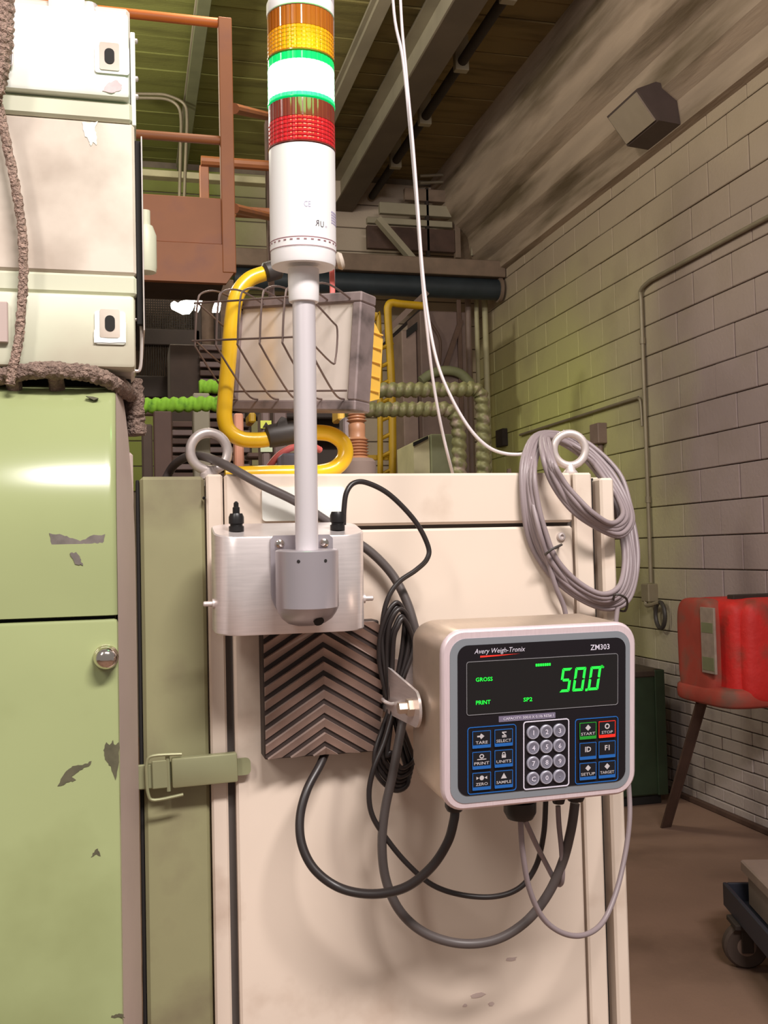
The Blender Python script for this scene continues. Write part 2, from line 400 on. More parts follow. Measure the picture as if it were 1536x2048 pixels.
# roof deck of boards
ce = struct('ceiling', MB().box((-6, 1.5, ZC + .03), (XW + .3, YB + .3, ZC + .15)), 'dark_frame')
plk = MB().box((-3.4, .004, 0), (3.4, .236, .03), .004); plm = mesh_of(plk, 'plank', 0); plm.materials.append(MATS['deck_wood'])
y = 3.4
while y < YB:
    piece('plank', plm, (-.45, y, ZC + random.uniform(-.006, .004)), ce); y += .242
struct('wall_back', MB().box((-6, YB, 0), (XW + .3, YB + .25, ZC)), 'mortar')
wb = bpy.data.objects['wall_back']
bp_ = MB().box((-2.9, -.02, .005), (2.9, 0, .225), .004); bpm = mesh_of(bp_, 'wall_board', 0); bpm.materials.append(MATS['back_paint'])
z = 2.2
while z < ZC - .1:
    piece('wall_board', bpm, (.45, YB, z), wb); z += .23
bs_ = MB().box((.004, -.02, 0), (.29, 0, 2.2), .004); bsm = mesh_of(bs_, 'wall_panel', 0); bsm.materials.append(MATS['back_paint'])
x = .6
while x < XW - .1:
    piece('wall_panel', bsm, (x, YB, 0), wb); x += .3
# steel roof beams along the hall
def ibeam(name, label, x, z, h, w, y0, y1, m, mdark):
    t = thing(name, label, 'roof beam', (x, y0, z - h))
    t['kind'] = 'structure'
    part('web', MB().box((x - .012, y0, z - h), (x + .012, y1, z)), m, t)
    part('bottom_flange', MB().box((x - w / 2, y0, z - h - .02), (x + w / 2, y1, z - h), .003), mdark, t)
    part('top_flange', MB().box((x - w / 2, y0, z - .02), (x + w / 2, y1, z), .003), m, t)
    return t
ibeam('roof_beam', 'long steel I-beam under the roof between tower light and right wall', 2.02, 5.20, .30, .20, 3.0, YB - .02, 'beam_grey', 'beam_dark')
ibeam('roof_beam', 'pale steel beam under the green roof boards left of the tower light', .50, 5.22, .12, .085, 3.0, YB - .02, 'beam_grey', 'olive_steel')
ibeam('roof_beam', 'slim pale purlin under the roof beside the long I-beam', 1.62, 5.22, .10, .09, 3.0, YB - .02, 'beam_grey', 'beam_grey')
t = thing('sprinkler_pipe', 'dark pipe with clamps slung under the roof near the concrete beam', 'pipe', at(940, 60, 6.2))
pp = [(2.30, 3.2, 5.02), (2.30, YB - .1, 5.02)]
part('pipe', MB().tube(pp, .035, 12), 'dark_steel', t)
for yy in (5.6, 6.5, 7.4, 8.3): part('clamp', MB().box((2.25, yy, 4.96), (2.35, yy + .06, 5.22), .004), 'beam_grey', t)
struct('wall_foot_grime', MB().box((XW - .05, 3.6, 0), (XW - .018, 8.8, .035), .006), 'brown_post')  # thin strip added for the dark grime along the wall foot
# ================================================================ foreground: cream control cabinet
YC = 1.20
ZT = Za(760, 947, YC)
cab = thing('control_cabinet', 'cream steel cabinet carrying the tower light and the weighing indicator', 'cabinet', (.33, 1.45, 0))
xl, xr = Xa(413, 1000, YC), Xa(1226, 990, YC)
part('body', MB().box((xl + .004, YC + .028, 0), (xr - .002, 1.72, ZT - .004), .004), 'cream_inner', cab)
x1, x2 = Xa(446, 1000, YC), Xa(449, 1000, YC)
part('stile', MB().box((xl, YC, 0), (x1, YC + .026, ZT), .0025), 'cream_paint', cab)
xd = Xa(1145, 1060, YC)
part('top_panel', MB().box((x2, YC - .002, Za(800, 1050, YC)), (xd, YC + .026, ZT), .003), 'cream_paint', cab)
xdl = Xa(467, 1300, YC)
dr = part('door', MB().box((xdl, YC - .003, .02), (xd - .001, YC + .024, Za(800, 1058, YC)), .003), 'cream_paint', cab)
part('door_gasket', MB().box((x1 - .001, YC + .012, 0), (xd + .004, YC + .029, ZT - .01)), 'rubber_grey', cab)
part('stile', MB().box((xd + .004, YC, 0), (Xa(1185, 1000, YC), YC + .026, ZT), .0025), 'cream_paint', cab)
part('slot_shade', MB().box((Xa(1185, 1000, YC) - .001, YC + .02, 0), (Xa(1200, 1000, YC) + .001, YC + .03, ZT - .006)), 'gap_dark', cab)  # black strip stands in for the shade inside the slot
part('side_flange', MB().box((Xa(1199, 1000, YC), YC - .004, 0), (xr, YC + .03, Za(1210, 956, YC)), .003), 'cream_paint', cab)
# pressed plate behind the tower pole
pb = MB(); a = at(523, 975, YC - .003); b = at(690, 1040, YC - .003)
pb.prism(rrect(b.x - a.x, a.z - b.z, .004, 3, (a.x + b.x) / 2, (a.z + b.z) / 2), .004, Matrix.Translation((0, YC - .006, 0)))
part('pressed_plate', pb, 'machine_bright', cab)
def screw(px, py, Y, r, parent, m='zinc', name='screw'):
    p = at(px, py, Y); M = axisM(p, (0, -1, 0))
    return part(name, MB().lathe([(r, -.003), (r, .003), (r * .8, .005), (r * .45, .0055), (r * .4, .003)], M, 14), m, parent)
screw(1121, 1073, YC - .002, .006, cab)
screw(408, 996, YC, .0018, cab, 'gap_dark', 'screw_hole')
# small scars on the cream paint
def scar(px, py, w, h, Y, parent, m, name='paint_chip', seed=0, ang=0, n=11):
    rnd = random.Random(seed + int(px * 7 + py)); p = at(px, py, Y); poly = []
    for k in range(n):
        a = 2 * math.pi * k / n; rr = rnd.uniform(.55, 1.1); x = w / 2 * math.cos(a) * rr; z = h / 2 * math.sin(a) * rr
        x, z = x * math.cos(ang) - z * math.sin(ang), x * math.sin(ang) + z * math.cos(ang); poly.append((p.x + x, p.z + z))
    return part(name, MB().prism(poly, .0008, Matrix.Translation((0, Y - .0006, 0))), m, parent, smooth=0)
for px, py, w, h in ((1022, 1918, .018, .007), (955, 1990, .024, .006), (982, 2008, .008, .006), (930, 2010, .008, .004)):
    scar(px, py, w, h, YC - .003, dr, 'flange_mauve', 'scuff')
# toggle latch bridging the green column
lt = 'zinc_green'; Yl = YC - .012
lx0, lx1 = at(343, 1545, Yl), at(474, 1537, Yl)
tilt = Matrix.Translation(lx0) @ Matrix.Rotation(R(-1.2), 4, 'Y')
Ln = (lx1 - lx0).length; hh = .0165
lv = part('latch_lever', MB().box((0, -.010, -hh), (Ln, .002, hh + .001), .0025, tilt, 2), lt, cab)
part('latch_tab', MB().prism(rrect(.020, .020, .006, 4, Ln + .006, -.001), .002, tilt @ Matrix.Translation((0, -.001, 0))), lt, cab)
part('latch_loop', MB().tube(spline([tilt @ Vector(p) for p in ((.012, -.008, .0215), (-.02, -.008, .0225), (-.027, -.008, .016), (-.028, -.008, 0), (-.027, -.008, -.02), (-.02, -.008, -.0275), (.012, -.008, -.0245))], 5), .0019, 8), lt, cab)
part('latch_axle', MB().tube([tilt @ Vector((-.004, -.004, -.02)), tilt @ Vector((-.004, -.004, .02))], .0025, 8), lt, cab)
part('latch_strap', MB().box((-.022, -.006, -.016), (-.004, -.003, .016), .001, tilt), lt, cab)
part('latch_hook', MB().box((-.046, -.002, -.016), (-.020, .004, .012), .0012, tilt), lt, cab)
part('latch_base', MB().box((-.03, .002, -.012), (Ln * .9, .006, .012), .001, tilt), lt, cab)

# pale green column between the two cabinets
col = thing('machine_column', 'dull green steel column left of the cream cabinet, crossed by the latch', 'column', (Xa(345, 1100, YC), 1.3, 0))
part('face', MB().box((Xa(280, 1000, YC), YC + .006, 0), (Xa(410, 1000, YC), 1.27, Za(345, 952, YC)), .004), 'green_dull', col)
part('edge_strip', MB().box((Xa(272, 1000, YC), YC + .012, 0), (Xa(280, 1000, YC) - .0005, 1.26, Za(345, 958, YC)), .001), 'gap_dark', col)

# ---------------------------------------------------------------- eye bolts
def eyebolt(px, py, rad, tube, Y, label, yaw, zbase):
    p = at(px, py, Y); t = thing('eye_bolt', label, 'eye bolt', (p.x, Y, zbase), group='lifting eye bolts on the cabinet top')
    M = Matrix.Translation(p) @ Matrix.Rotation(yaw, 4, 'Z')
    part('ring', MB().tube([M @ Vector((rad * math.cos(a), 0, rad * math.sin(a))) for a in [2 * math.pi * k / 40 for k in range(40)]], tube, 14, True), 'zinc', t)
    hgt = p.z - rad - zbase
    part('collar', MB().lathe([(tube * 1.9, zbase), (tube * 1.9, zbase + .006), (tube * 1.3, zbase + .010), (tube * 1.05, zbase + hgt + tube * .4)], Matrix.Translation((p.x, Y, 0)), 20), 'zinc', t)
eyebolt(418, 903, .0230, .0061, 1.235, 'ring-shaped lifting eye bolt with dark cable passing through, at the cabinet left end', R(8), ZT - .003)
eyebolt(1139, 899, .0215, .0054, 1.235, 'ring-shaped lifting eye bolt holding the coiled grey cable', R(-10), ZT - .003)

# ================================================================ green cabinet at the left
YD = 1.05
gc = thing('green_cabinet', 'glossy pale green steel cabinet with rounded hood and chrome knob', 'cabinet', (-.3, 1.3, 0))
xg = Xa(236, 1240, YD); XL = -.62; YBK = 1.185; xf = Xa(272, 1100, YBK)
prof = [(at(120, 1236, YD).z, YD + .006), (at(120, 1234, YD).z, YD)] + [(at(120, py, Y).z, Y) for py, Y in ((1180, YD), (1120, YD + .0005), (1060, YD + .003), (1010, YD + .008), (970, YD + .014), (930, YD + .022), (890, YD + .032), (850, YD + .044), (815, YD + .058), (795, YD + .068), (784, YD + .077), (777, YD + .088), (773, YD + .105), (771, YD + .135))]
hood = MB(); n = len(prof); cols = []
for k, dx in enumerate((None, -.012, -.005, -.0015, 0)):
    cols.append([(XL if dx is None else xg + dx, y + (.0, .0, .001, .003, .007)[k], z) for z, y in prof])
v = [p for c in cols for p in c]; f = []
for c in range(len(cols) - 1):
    for i in range(n - 1): f.append((c * n + i, (c + 1) * n + i, (c + 1) * n + i + 1, c * n + i + 1))
hood.add(v, f)
# close the back so the hood is a solid shell
bk = [(XL, 1.55, prof[0][0]), (xg, 1.55, prof[0][0]), (xg, 1.55, prof[-1][0]), (XL, 1.55, prof[-1][0])]
o0 = len(hood.v); hood.v += bk
last = (len(cols) - 1) * n
hood.f += [(0, o0, o0 + 1, last), (n - 1, last + n - 1, o0 + 2, o0 + 3), (o0, o0 + 3, o0 + 2, o0 + 1)]
hd = part('hood', hood, 'green_paint', gc, smooth=60)
# flared side flange running down the right edge
fl = MB(); v = []
for z, y in [(0.0, YD)] + prof[2:]:
    k = max(0, (YBK - y - .005) / (YBK - YD)); v += [(xg, y + .005, z), (xg + (xf - xg) * k, YBK, z)]
nn = len(v) // 2; f = [(2 * i, 2 * i + 1, 2 * i + 3, 2 * i + 2) for i in range(nn - 1)]
v2 = [(x - .003, y + .003, z) for x, y, z in v]; f += [tuple(q + len(v) for q in g[::-1]) for g in f]
fl.add(v + v2, f); fo = part('side_flange', fl, 'flange_mauve', gc, smooth=30)
part('rear_wall', MB().box((XL, YBK - .002, 0), (xf - .002, 1.6, Za(200, 905, YBK)), .003), 'flange_mauve', gc)
gd = part('door', MB().box((XL, YD, 0), (xg, YD + .03, at(120, 1242, YD).z), .004, None, 2), 'green_paint', gc)
part('door_gap', MB().box((XL, YD + .01, at(120, 1244, YD).z), (xg - .004, YD + .03, prof[0][0] + .002)), 'gap_dark', gc)
p = at(212, 1314, YD); kb = part('knob', MB().lathe([(.0125, 0), (.0125, .004), (.0105, .007), (.0115, .010), (.0112, .014), (.009, .018), (.005, .0205), (.0005, .021)], axisM(p, (0, -1, 0)), 28), 'chrome', gd)
part('paint_chip', MB().prism([(at(x, y, YD).x, at(x, y, YD).z) for x, y in jag(((98, 1066), (125, 1070), (140, 1076), (160, 1082), (180, 1072), (210, 1068), (205, 1086), (185, 1087), (160, 1089), (120, 1097), (103, 1096)))], .0008, Matrix.Translation((0, YD + .0018, 0))), 'chip_grey', hd, smooth=0)
for pts, m in ((((140, 1106), (152, 1104), (160, 1116), (166, 1131), (150, 1128)), 'chip_grey'),):
    part('paint_chip', MB().prism([(at(x, y, YD).x, at(x, y, YD).z) for x, y in jag(pts)], .001, Matrix.Translation((0, YD - .0004, 0))), m, hd, smooth=0)
for pts in (((115, 1572), (130, 1545), (145, 1532), (165, 1530), (183, 1522), (178, 1532), (160, 1540), (143, 1553), (152, 1560), (138, 1564)),
            ((207, 1500), (213, 1484), (219, 1490), (226, 1480), (230, 1490), (238, 1484), (238, 1525), (231, 1560), (222, 1532), (210, 1518)),
            ((182, 1714), (190, 1700), (196, 1697), (201, 1712), (193, 1708)), ((222, 2034), (232, 2028), (244, 2028), (250, 2036))):
    part('paint_chip', MB().prism([(at(x, y, YD).x, at(x, y, YD).z) for x, y in jag(pts)], .001, Matrix.Translation((0, YD - .0005, 0))), 'chip_dark', gd, smooth=0)
part('paint_chip', MB().prism([(at(x, y, YD + .063).x, at(x, y, YD + .063).z) for x, y in ((172, 793), (186, 794), (197, 797), (188, 801))], .006, Matrix.Translation((0, YD + .060, 0))), 'chip_dark', hd, smooth=0)

# ================================================================ pale machine enclosure above it
YU = 1.13
ue = thing('machine_enclosure', 'pale cream machine housing with two slotted lock plates above the green cabinet', 'machine housing', (-.3, 1.35, Za(150, 770, YU)))
xe = Xa(272, 500, YU)
part('body', MB().box((XL, YU + .02, Za(150, 742, YU)), (xe - .003, 1.62, Za(150, 20, YU) + .02), .004), 'machine_white', ue)
def zz(py, Y=YU): return Za(140, py, Y)
tp = part('top_door', MB().box((XL, YU - .012, zz(196)), (xe - .004, YU + .02, zz(24)), .005, None, 2), 'machine_bright', ue)
part('band', MB().box((XL, YU - .004, zz(238)), (xe - .002, YU + .02, zz(198)), .003), 'machine_mint', ue)
mdp = part('main_panel', MB().box((XL, YU - .002, zz(546)), (xe, YU + .02, zz(239)), .003), 'machine_white', ue)
part('band', MB().box((XL, YU - .003, zz(588)), (xe, YU + .02, zz(547)), .003), 'machine_mint', ue)
lp = part('lower_door', MB().box((XL, YU - .010, zz(737)), (xe - .002, YU + .02, zz(590)), .005, None, 2), 'machine_mint', ue)
part('cap', MB().box((Xa(95, 5, YU), YU + .01, zz(24)), (Xa(168, 5, YU), 1.4, zz(-30)), .004), 'machine_bright', ue)
part('cap_knob', MB().lathe([(.012, 0), (.014, .006), (.010, .02)], Matrix.Translation((Xa(176, 5, YU), YU + .03, zz(14))), 16), 'zinc', ue)
def lockplate(x0, y0, x1, y1, cx, cy, Y, parent):
    a, b = at(x0, y0, Y), at(x1, y1, Y)
    pl = part('lock_plate', MB().prism(rrect(b.x - a.x, a.z - b.z, .003, 3, (a.x + b.x) / 2, (a.z + b.z) / 2), .002, Matrix.Translation((0, Y - .002, 0))), 'machine_bright', parent)
    q = at(cx, cy, Y)
    part('lock_insert', MB().prism(rrect(.021, .031, .002, 3, q.x, q.z), .0015, Matrix.Translation((0, Y - .003, 0))), 'machine_white', pl)
    part('lock_slot', MB().prism(rrect(.0105, .0175, .0050, 5, q.x, q.z), .0012, Matrix.Translation((0, Y - .0036, 0))), 'gap_dark', pl)
lockplate(189, 90, 259, 152, 219, 115, YU - .012, tp)
lockplate(189, 622, 252, 690, 220, 648, YU - .010, lp)
part('paint_chip', MB().prism([(at(x, y, YU).x, at(x, y, YU).z) for x, y in jag(((205, 192), (215, 178), (232, 170), (244, 180), (242, 190), (224, 196)))], .001, Matrix.Translation((0, YU - .0126, 0))), 'chip_pink', tp, smooth=0)
part('paint_chip', MB().prism([(at(x, y, YU).x, at(x, y, YU).z) for x, y in jag(((164, 246), (180, 248), (196, 244), (190, 262), (194, 275), (193, 292), (186, 286), (182, 294), (176, 280), (170, 275)))], .001, Matrix.Translation((0, YU - .0026, 0))), 'machine_bright', mdp, smooth=0)
part('paint_chip', MB().prism([(at(x, y, YU).x, at(x, y, YU).z) for x, y in jag(((189, 664), (196, 680), (236, 682), (240, 655), (252, 650), (252, 690), (189, 690)), .8)], .0008, Matrix.Translation((0, YU - .0128, 0))), 'chip_white', lp, smooth=0)
part('latch_frame', MB().tube(spline([at(x, y, YU - .016) for x, y in ((-20, 55), (18, 56), (24, 62), (24, 124), (18, 130), (-20, 131))], 4), .0012, 8), 'zinc', tp)
lf = at(6, 92, YU - .014); part('latch_plate', MB().box((lf.x - .03, YU - .018, lf.z - .018), (lf.x + .008, YU - .012, lf.z + .018), .001), 'zinc', tp)
lf = at(0, 645, YU - .012); part('side_plate', MB().box((lf.x - .05, YU - .016, lf.z - .022), (Xa(19, 645, YU), YU - .010, lf.z + .022), .001), 'flange_mauve', lp)
# black gap with its thin edge plate at the right side, handle below
part('side_gap', MB().box((xe, YU + .012, zz(640)), (Xa(284, 450, YU), YU + .16, zz(262)), .001), 'gap_dark', ue)
part('edge_plate', MB().box((Xa(284, 450, YU), YU + .004, zz(655)), (Xa(287, 450, YU), YU + .17, zz(258)), .0006), 'zinc', ue)
part('edge_plate', MB().box((xe - .003, YU + .012, zz(232)), (Xa(272, 150, YU) - .0005, YU + .13, zz(40)), .0008), 'machine_bright', ue)
for py in (74, 150, 186):
    q = at(275, py, YU + .01); part('rivet', MB().lathe([(.003, 0), (.003, .003), (.001, .004)], axisM((Xa(272, 150, YU) - .001, YU + .02, q.z), (1, 0, 0)), 10), 'zinc', ue)
part('handle', MB().tube(spline([at(x, y, YU + .02) for x, y in ((268, 640), (275, 640), (282, 652), (283, 700), (280, 738), (270, 742))], 5), .0018, 8), 'zinc', ue)
sb = part('side_switch', MB().lathe([(.0, 0), (.012, 0), (.013, .006), (.013, .045), (.009, .056), (.006, .057), (.006, .075), (.0, .075)], Matrix.Translation(at(292, 545, YU + .09)), 16, False), 'machine_mint', ue)
# dusty bellows / pipe ring under the housing
def fuzzy(mb_pts, r, n, seed, amp=.18, rs=14):
    rnd = random.Random(seed); tab = {}
    def rf(i, k):
        if (i, k) not in tab: tab[(i, k)] = 1 + rnd.uniform(-amp, amp)
        return tab[(i, k)]
    return MB().tube(mb_pts, r, n, False, rf)
dh = thing('dusty_ring_pipe', 'dust-caked grey pipe ring squeezed under the pale housing', 'pipe', at(140, 765, YU))
part('pipe', fuzzy(spline([at(x, y, Y) for x, y, Y in ((-70, 762, 1.16), (0, 752, 1.125), (60, 742, 1.112), (130, 741, 1.110), (190, 750, 1.118), (235, 770, 1.14), (262, 790, 1.20))], 14), .0088, 14, 3), 'dust', dh)
for x in (25, 108): part('bracket', fuzzy([at(x, 745, 1.118), at(x + 5, 778, 1.135), at(x + 8, 800, 1.145)], .008, 10, x), 'dust', dh)
part('end_fitting', fuzzy(spline([at(262, 760, 1.215), at(266, 800, 1.215), at(268, 840, 1.22), at(270, 870, 1.22)], 6), .013, 12, 9, .14), 'dust', dh)
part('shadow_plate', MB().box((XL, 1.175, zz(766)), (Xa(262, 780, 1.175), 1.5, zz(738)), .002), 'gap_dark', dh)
rp = single('dusty_rope', fuzzy(spline([at(x, y, YU - .022) for x, y in ((-14, 190), (2, 230), (18, 310), (34, 390), (44, 460), (47, 540), (44, 610), (36, 690), (26, 735), (20, 770))], 14), .0048, 10, 21, .2), 'rope_dust', 'thin dust-covered rope hanging down the pale housing at far left', 'rope')
single('dusty_hose', fuzzy(spline([at(x, y, YU - .03) for x, y in ((10, -60), (8, 0), (6, 60), (2, 110), (-6, 160), (-20, 200))], 12), .0105, 12, 22, .2), 'rope_dust', 'thick ribbed dusty hose end in the top left corner', 'hose')
# ================================================================ oval junction box and tower light (leaning forward a little)
OJ = at(588, 1158, 1.09); MJ = Matrix.Translation(OJ) @ Matrix.Rotation(R(3), 4, 'X')
jb = thing('junction_box', 'brushed stainless junction box with rounded ends behind the tower light', 'junction box', M=MJ)
hw, hh, dp = .0845, .0600, .078
def plan(hw, dp, rr=.030, n=8):
    out = []
    for cx, cy, a0 in ((hw - rr, dp - rr * .6, 0), (-hw + rr, dp - rr * .6, 90), (-hw + rr, rr, 180), (hw - rr, rr, 270)):
        for k in range(n + 1):
            a = R(a0 + 90 * k / n); ry = rr if a0 >= 180 else rr * .6
            out.append((cx + rr * math.cos(a), cy + ry * math.sin(a)))
    return out
b = MB(); pl = plan(hw, dp); n = len(pl); lv = [(-hh, .985), (-hh + .0015, 1), (hh - .0015, 1), (hh, .985)]; v = []; f = []
for z, s in lv: v += [(x * s, dp / 2 + (y - dp / 2) * s, z - (.013 * (1 - y / dp) if z > 0 else 0)) for x, y in pl]
for i in range(3):
    for k in range(n): f.append((i * n + k, i * n + (k + 1) % n, (i + 1) * n + (k + 1) % n, (i + 1) * n + k))
f += [tuple(range(n))[::-1], tuple(3 * n + k for k in range(n))]
part('enclosure', b.add(v, f), 'steel_brushed', jb, local=True)
part('mount_bracket', MB().box((-.06, dp, -.03), (.06, dp + .035, .03), .003), 'steel_body', jb, local=True)
for s in (-1, 1):
    part('swivel_bolt', MB().lathe([(.0055, 0), (.0055, .003), (.003, .0035), (.003, .012), (.002, .013)], axisM((s * (hw - .001), .03, -.027), (s, 0, 0)), 14), 'zinc', jb, local=True)
def gland(x, y, z, parent, r=.0085, h=.02, down=False, tip=True, local=True, M=None):
    s = -1 if down else 1
    prof = [(r, 0), (r, h * .28), (r * .82, h * .32), (r * .82, h * .40), (r, h * .44), (r, h * .8), (r * .8, h), (r * .35, h)]
    g = MB().lathe([(a, z + s * q) for a, q in prof], Matrix.Translation((x, y, 0)), 18)
    return part('cable_gland', g, 'plastic_black', parent, local=local)
g1 = gland(-.0585, .035, hh - .0075, jb, .0085, .020)
part('gland_plug', MB().lathe([(.004, hh + .011), (.004, hh + .019), (.0028, hh + .020), (.0028, hh + .024), (.001, hh + .026)], Matrix.Translation((-.0585, .035, 0)), 12), 'plastic_black', g1, local=True)
gland(.0555, .03, hh - .008, jb, .0085, .021)

XS, YS = .0085, -.036
MS = MJ @ Matrix.Translation((XS, YS, 0))
sl = thing('tower_light', 'tall signal tower light with amber, lit green and red lenses on aluminium pole', 'signal light', M=MS)
def zpix(py):
    lo, hi = -.4, 1.2
    for _ in range(40):
        mid = (lo + hi) / 2
        if proj(MS @ Vector((0, -.02, mid)))[1] > py: lo = mid
        else: hi = mid
    return lo
def L(prof, m, name, n=48, parent=None, cap=True, **k): return part(name, MB().lathe(prof, None, n, cap), m, parent or sl, local=True, **k)
zc0, zc1 = zpix(1216), zpix(1101)
# backing plate and cup
bp = MB(); z0, z1 = zpix(1256), zpix(1073); w = .0345
poly = [(w, z1 - .004), (w - .004, z1), (-w + .004, z1), (-w, z1 - .004)] + [(-w * math.cos(R(a)), z0 + w * (1 - math.sin(R(a)))) for a in range(0, 181, 15)]
bp.prism(poly, .004, Matrix.Translation((0, -YS - .0045, 0)))
part('back_plate', bp, 'alu_cup', sl, local=True)
cup = MB(); n = 40
def ring(z, r, flat, yb): return [(r * math.cos(2 * math.pi * k / n), min(r * math.sin(2 * math.pi * k / n) + 0, yb), z) for k in range(n)]
zb = zpix(1258)
rows = [ring(zc1, .0325, 0, .032), ring(zc1 - .001, .0335, 0, .032), ring(zc0, .0335, 0, .032)]
for q, rr, yo in ((.30, .031, .004), (.6, .027, .009), (.85, .020, .015), (1, .009, .022)):
    rows.append([(x * 1, max(y, -.0335 + yo) if False else y * (rr / .0335) + yo * .4, z) for x, y, z in ring(zc0 + (zb - zc0) * q, rr, 0, .032)])
v = [p for r_ in rows for p in r_]; f = []
for i in range(len(rows) - 1):
    for k in range(n): f.append((i * n + k, i * n + (k + 1) % n, (i + 1) * n + (k + 1) % n, (i + 1) * n + k))
f += [tuple(range(n)), tuple((len(rows) - 1) * n + k for k in range(n))[::-1]]
cp = part('pole_cup', cup.add(v, f), 'alu_cup', sl, local=True, smooth=28)
for a in (-75, -25):
    q = (.0335 * math.sin(R(a + 50)), -.0335 * math.cos(R(a + 50)), zc1 - .0105)
    part('set_screw', MB().lathe([(.0018, -.002), (.0018, .0004), (.0008, .0005)], axisM(q, (q[0], q[1], 0)), 10), 'gap_dark', cp, local=True)
part('cable_hole', MB().lathe([(.0055, -.004), (.0055, .0005), (.004, .0006)], axisM((.009, -.017, zb + .007), (0.15, -.75, -.6)), 16), 'gap_dark', cp, local=True)
for s in (-1, 1):
    part('bolt', MB().lathe([(.0052, 0), (.0052, .002), (.0045, .0045), (.002, .006)], axisM((s * .0245, -YS - .0045, z1 - .009), (0, -1, 0)), 16), 'chrome', sl, local=True)
L([(.0122, zc1 - .02), (.0122, zpix(590))], 'alu_satin', 'pole', 40)
L([(.0125, zpix(598)), (.0155, zpix(597)), (.0160, zpix(594)), (.0165, zpix(560)), (.0165, zpix(530))], 'plastic_white', 'pole_socket', 40)
zs = zpix(497); zb0 = zpix(528)
L([(.016, zb0 + .004), (.030, zb0), (.0335, zb0 + .001), (.0342, zb0 + .004), (.0345, zs)], 'plastic_white', 'base_collar', 56)
z0, z1 = zpix(480), zpix(293)
bs = L([(.0345, zs), (.0350, zs + .0005), (.0350, z1 - .0005), (.0345, z1)], 'plastic_white', 'base_body', 56)
L([(.03515, z0 - .0005), (.03515, z0 + .0005)], 'ink_seam', 'seam_line', 56, bs, False)
L([(.03515, zs - .0002), (.03515, zs + .0004)], 'ink_seam', 'seam_line', 56, bs, False)
tk = MB()
for k in range(30):
    a = 2 * math.pi * k / 30; M = axisM((.0351 * math.cos(a), .0351 * math.sin(a), (z0 + zs) / 2 + .002), (math.cos(a), math.sin(a), 0))
    tk.box((-.0015, -.0006, 0), (.0015, .0006, .0003), 0, M)
part('tick_marks', tk, 'ink_seam', bs, local=True)
def wrap_text(s, ang, z, h, m, width=None, name='marking', mirror=False):
    t = MB(); text_into(t, s, 0, 0, h, 0, width)
    t.v = [((.0352) * math.cos(R(ang) + (-x if mirror else x) / .0352), .0352 * math.sin(R(ang) + (-x if mirror else x) / .0352), z + zz_) for x, _, zz_ in t.v]
    return part(name, t, m, bs, local=True, smooth=0)
zm = zpix(452); q = wrap_text('R', -75, zm, .0062, 'ink_dark', .004, mirror=True); wrap_text('U', -65.5, zm - .0006, .0062, 'ink_dark', .0042); wrap_text('us', -57, zm - .0022, .002, 'ink_pale', .0025)
wrap_text('CE', -92, zpix(416), .006, 'ink_pale', .007)
lb = MB()
for k in range(5):
    zq = zpix(428) + .002 - k * .0028
    for s in range(6):
        a0 = R(-42 + s * 6)
        lb.add([(.0352 * math.cos(a0), .0352 * math.sin(a0), zq), (.0352 * math.cos(a0 + R(5)), .0352 * math.sin(a0 + R(5)), zq), (.0352 * math.cos(a0 + R(5)), .0352 * math.sin(a0 + R(5)), zq + .0018), (.0352 * math.cos(a0), .0352 * math.sin(a0), zq + .0018)], [(0, 1, 2, 3)])
part('rating_label', lb, 'ink_pale', bs, local=True, smooth=0)
def fluted(r, za, zb_, nz, nr, amp, grid=False):
    n = nr * 4; v = []; f = []; rows = nz * 4 + 1
    for i in range(rows):
        z = za + (zb_ - za) * i / (rows - 1)
        for k in range(n):
            a = 2 * math.pi * k / n; rr = r - amp * (1 if k % 4 in (0,) else 0) - (amp if grid and i % 4 == 0 else 0)
            v.append((rr * math.cos(a), rr * math.sin(a), z))
    for i in range(rows - 1):
        for k in range(n): f.append((i * n + k, i * n + (k + 1) % n, (i + 1) * n + (k + 1) % n, (i + 1) * n + k))
    f += [tuple(range(n))[::-1], tuple((rows - 1) * n + k for k in range(n))]
    return MB().add(v, f)
def module(ya, ym, yb, mu, ml, name, lab):
    # pixel rows of bottom, middle split, top on the front of the tower
    a, mid, c = zpix(ya), zpix(ym), zpix(yb)
    md = part(name, fluted(.0350, mid, c - .0012, 1, 40, .0005), mu, sl, local=True, smooth=20, label=lab)
    part('lens_band', fluted(.0352, a + .0012, mid, 6, 40, .0006, True), ml, md, local=True, smooth=20)
    if mu == 'green_rim': part('lens_edge', fluted(.0354, a + .0012, a + .0048, 1, 40, .0005), 'green_glow', md, local=True, smooth=20)
    part('lens_rim', MB().lathe([(.0346, a), (.0358, a + .0003), (.0358, a + .0012), (.0346, a + .0013)], None, 56), mu if mu != 'green_rim' else 'green_rim', md, local=True)
module(292, 240, 203, 'red_upper', 'red_lower', 'red_lens', 'red lens, unlit')
module(203, 128, 111, 'green_rim', 'green_lit', 'green_lens', 'green lens, lit')
module(111, 60, 20, 'amber_upper', 'amber_lower', 'amber_lens', 'amber lens, unlit')
z0 = zpix(20); L([(.0350, z0), (.0356, z0 + .0005), (.0356, z0 + .012), (.0335, z0 + .017), (.028, z0 + .0195), (.001, z0 + .0205)], 'plastic_white', 'top_cap', 56)
# light given off by the lit green module
gl = bpy.data.lights.new('green_lamp', 'POINT'); gl.energy = .3; gl.color = (.1, 1, .25); gl.shadow_soft_size = .03
go = bpy.data.objects.new('green_lamp', gl); C.objects.link(go); go.location = MS @ Vector((0, -.06, (zpix(128) + zpix(203)) / 2))

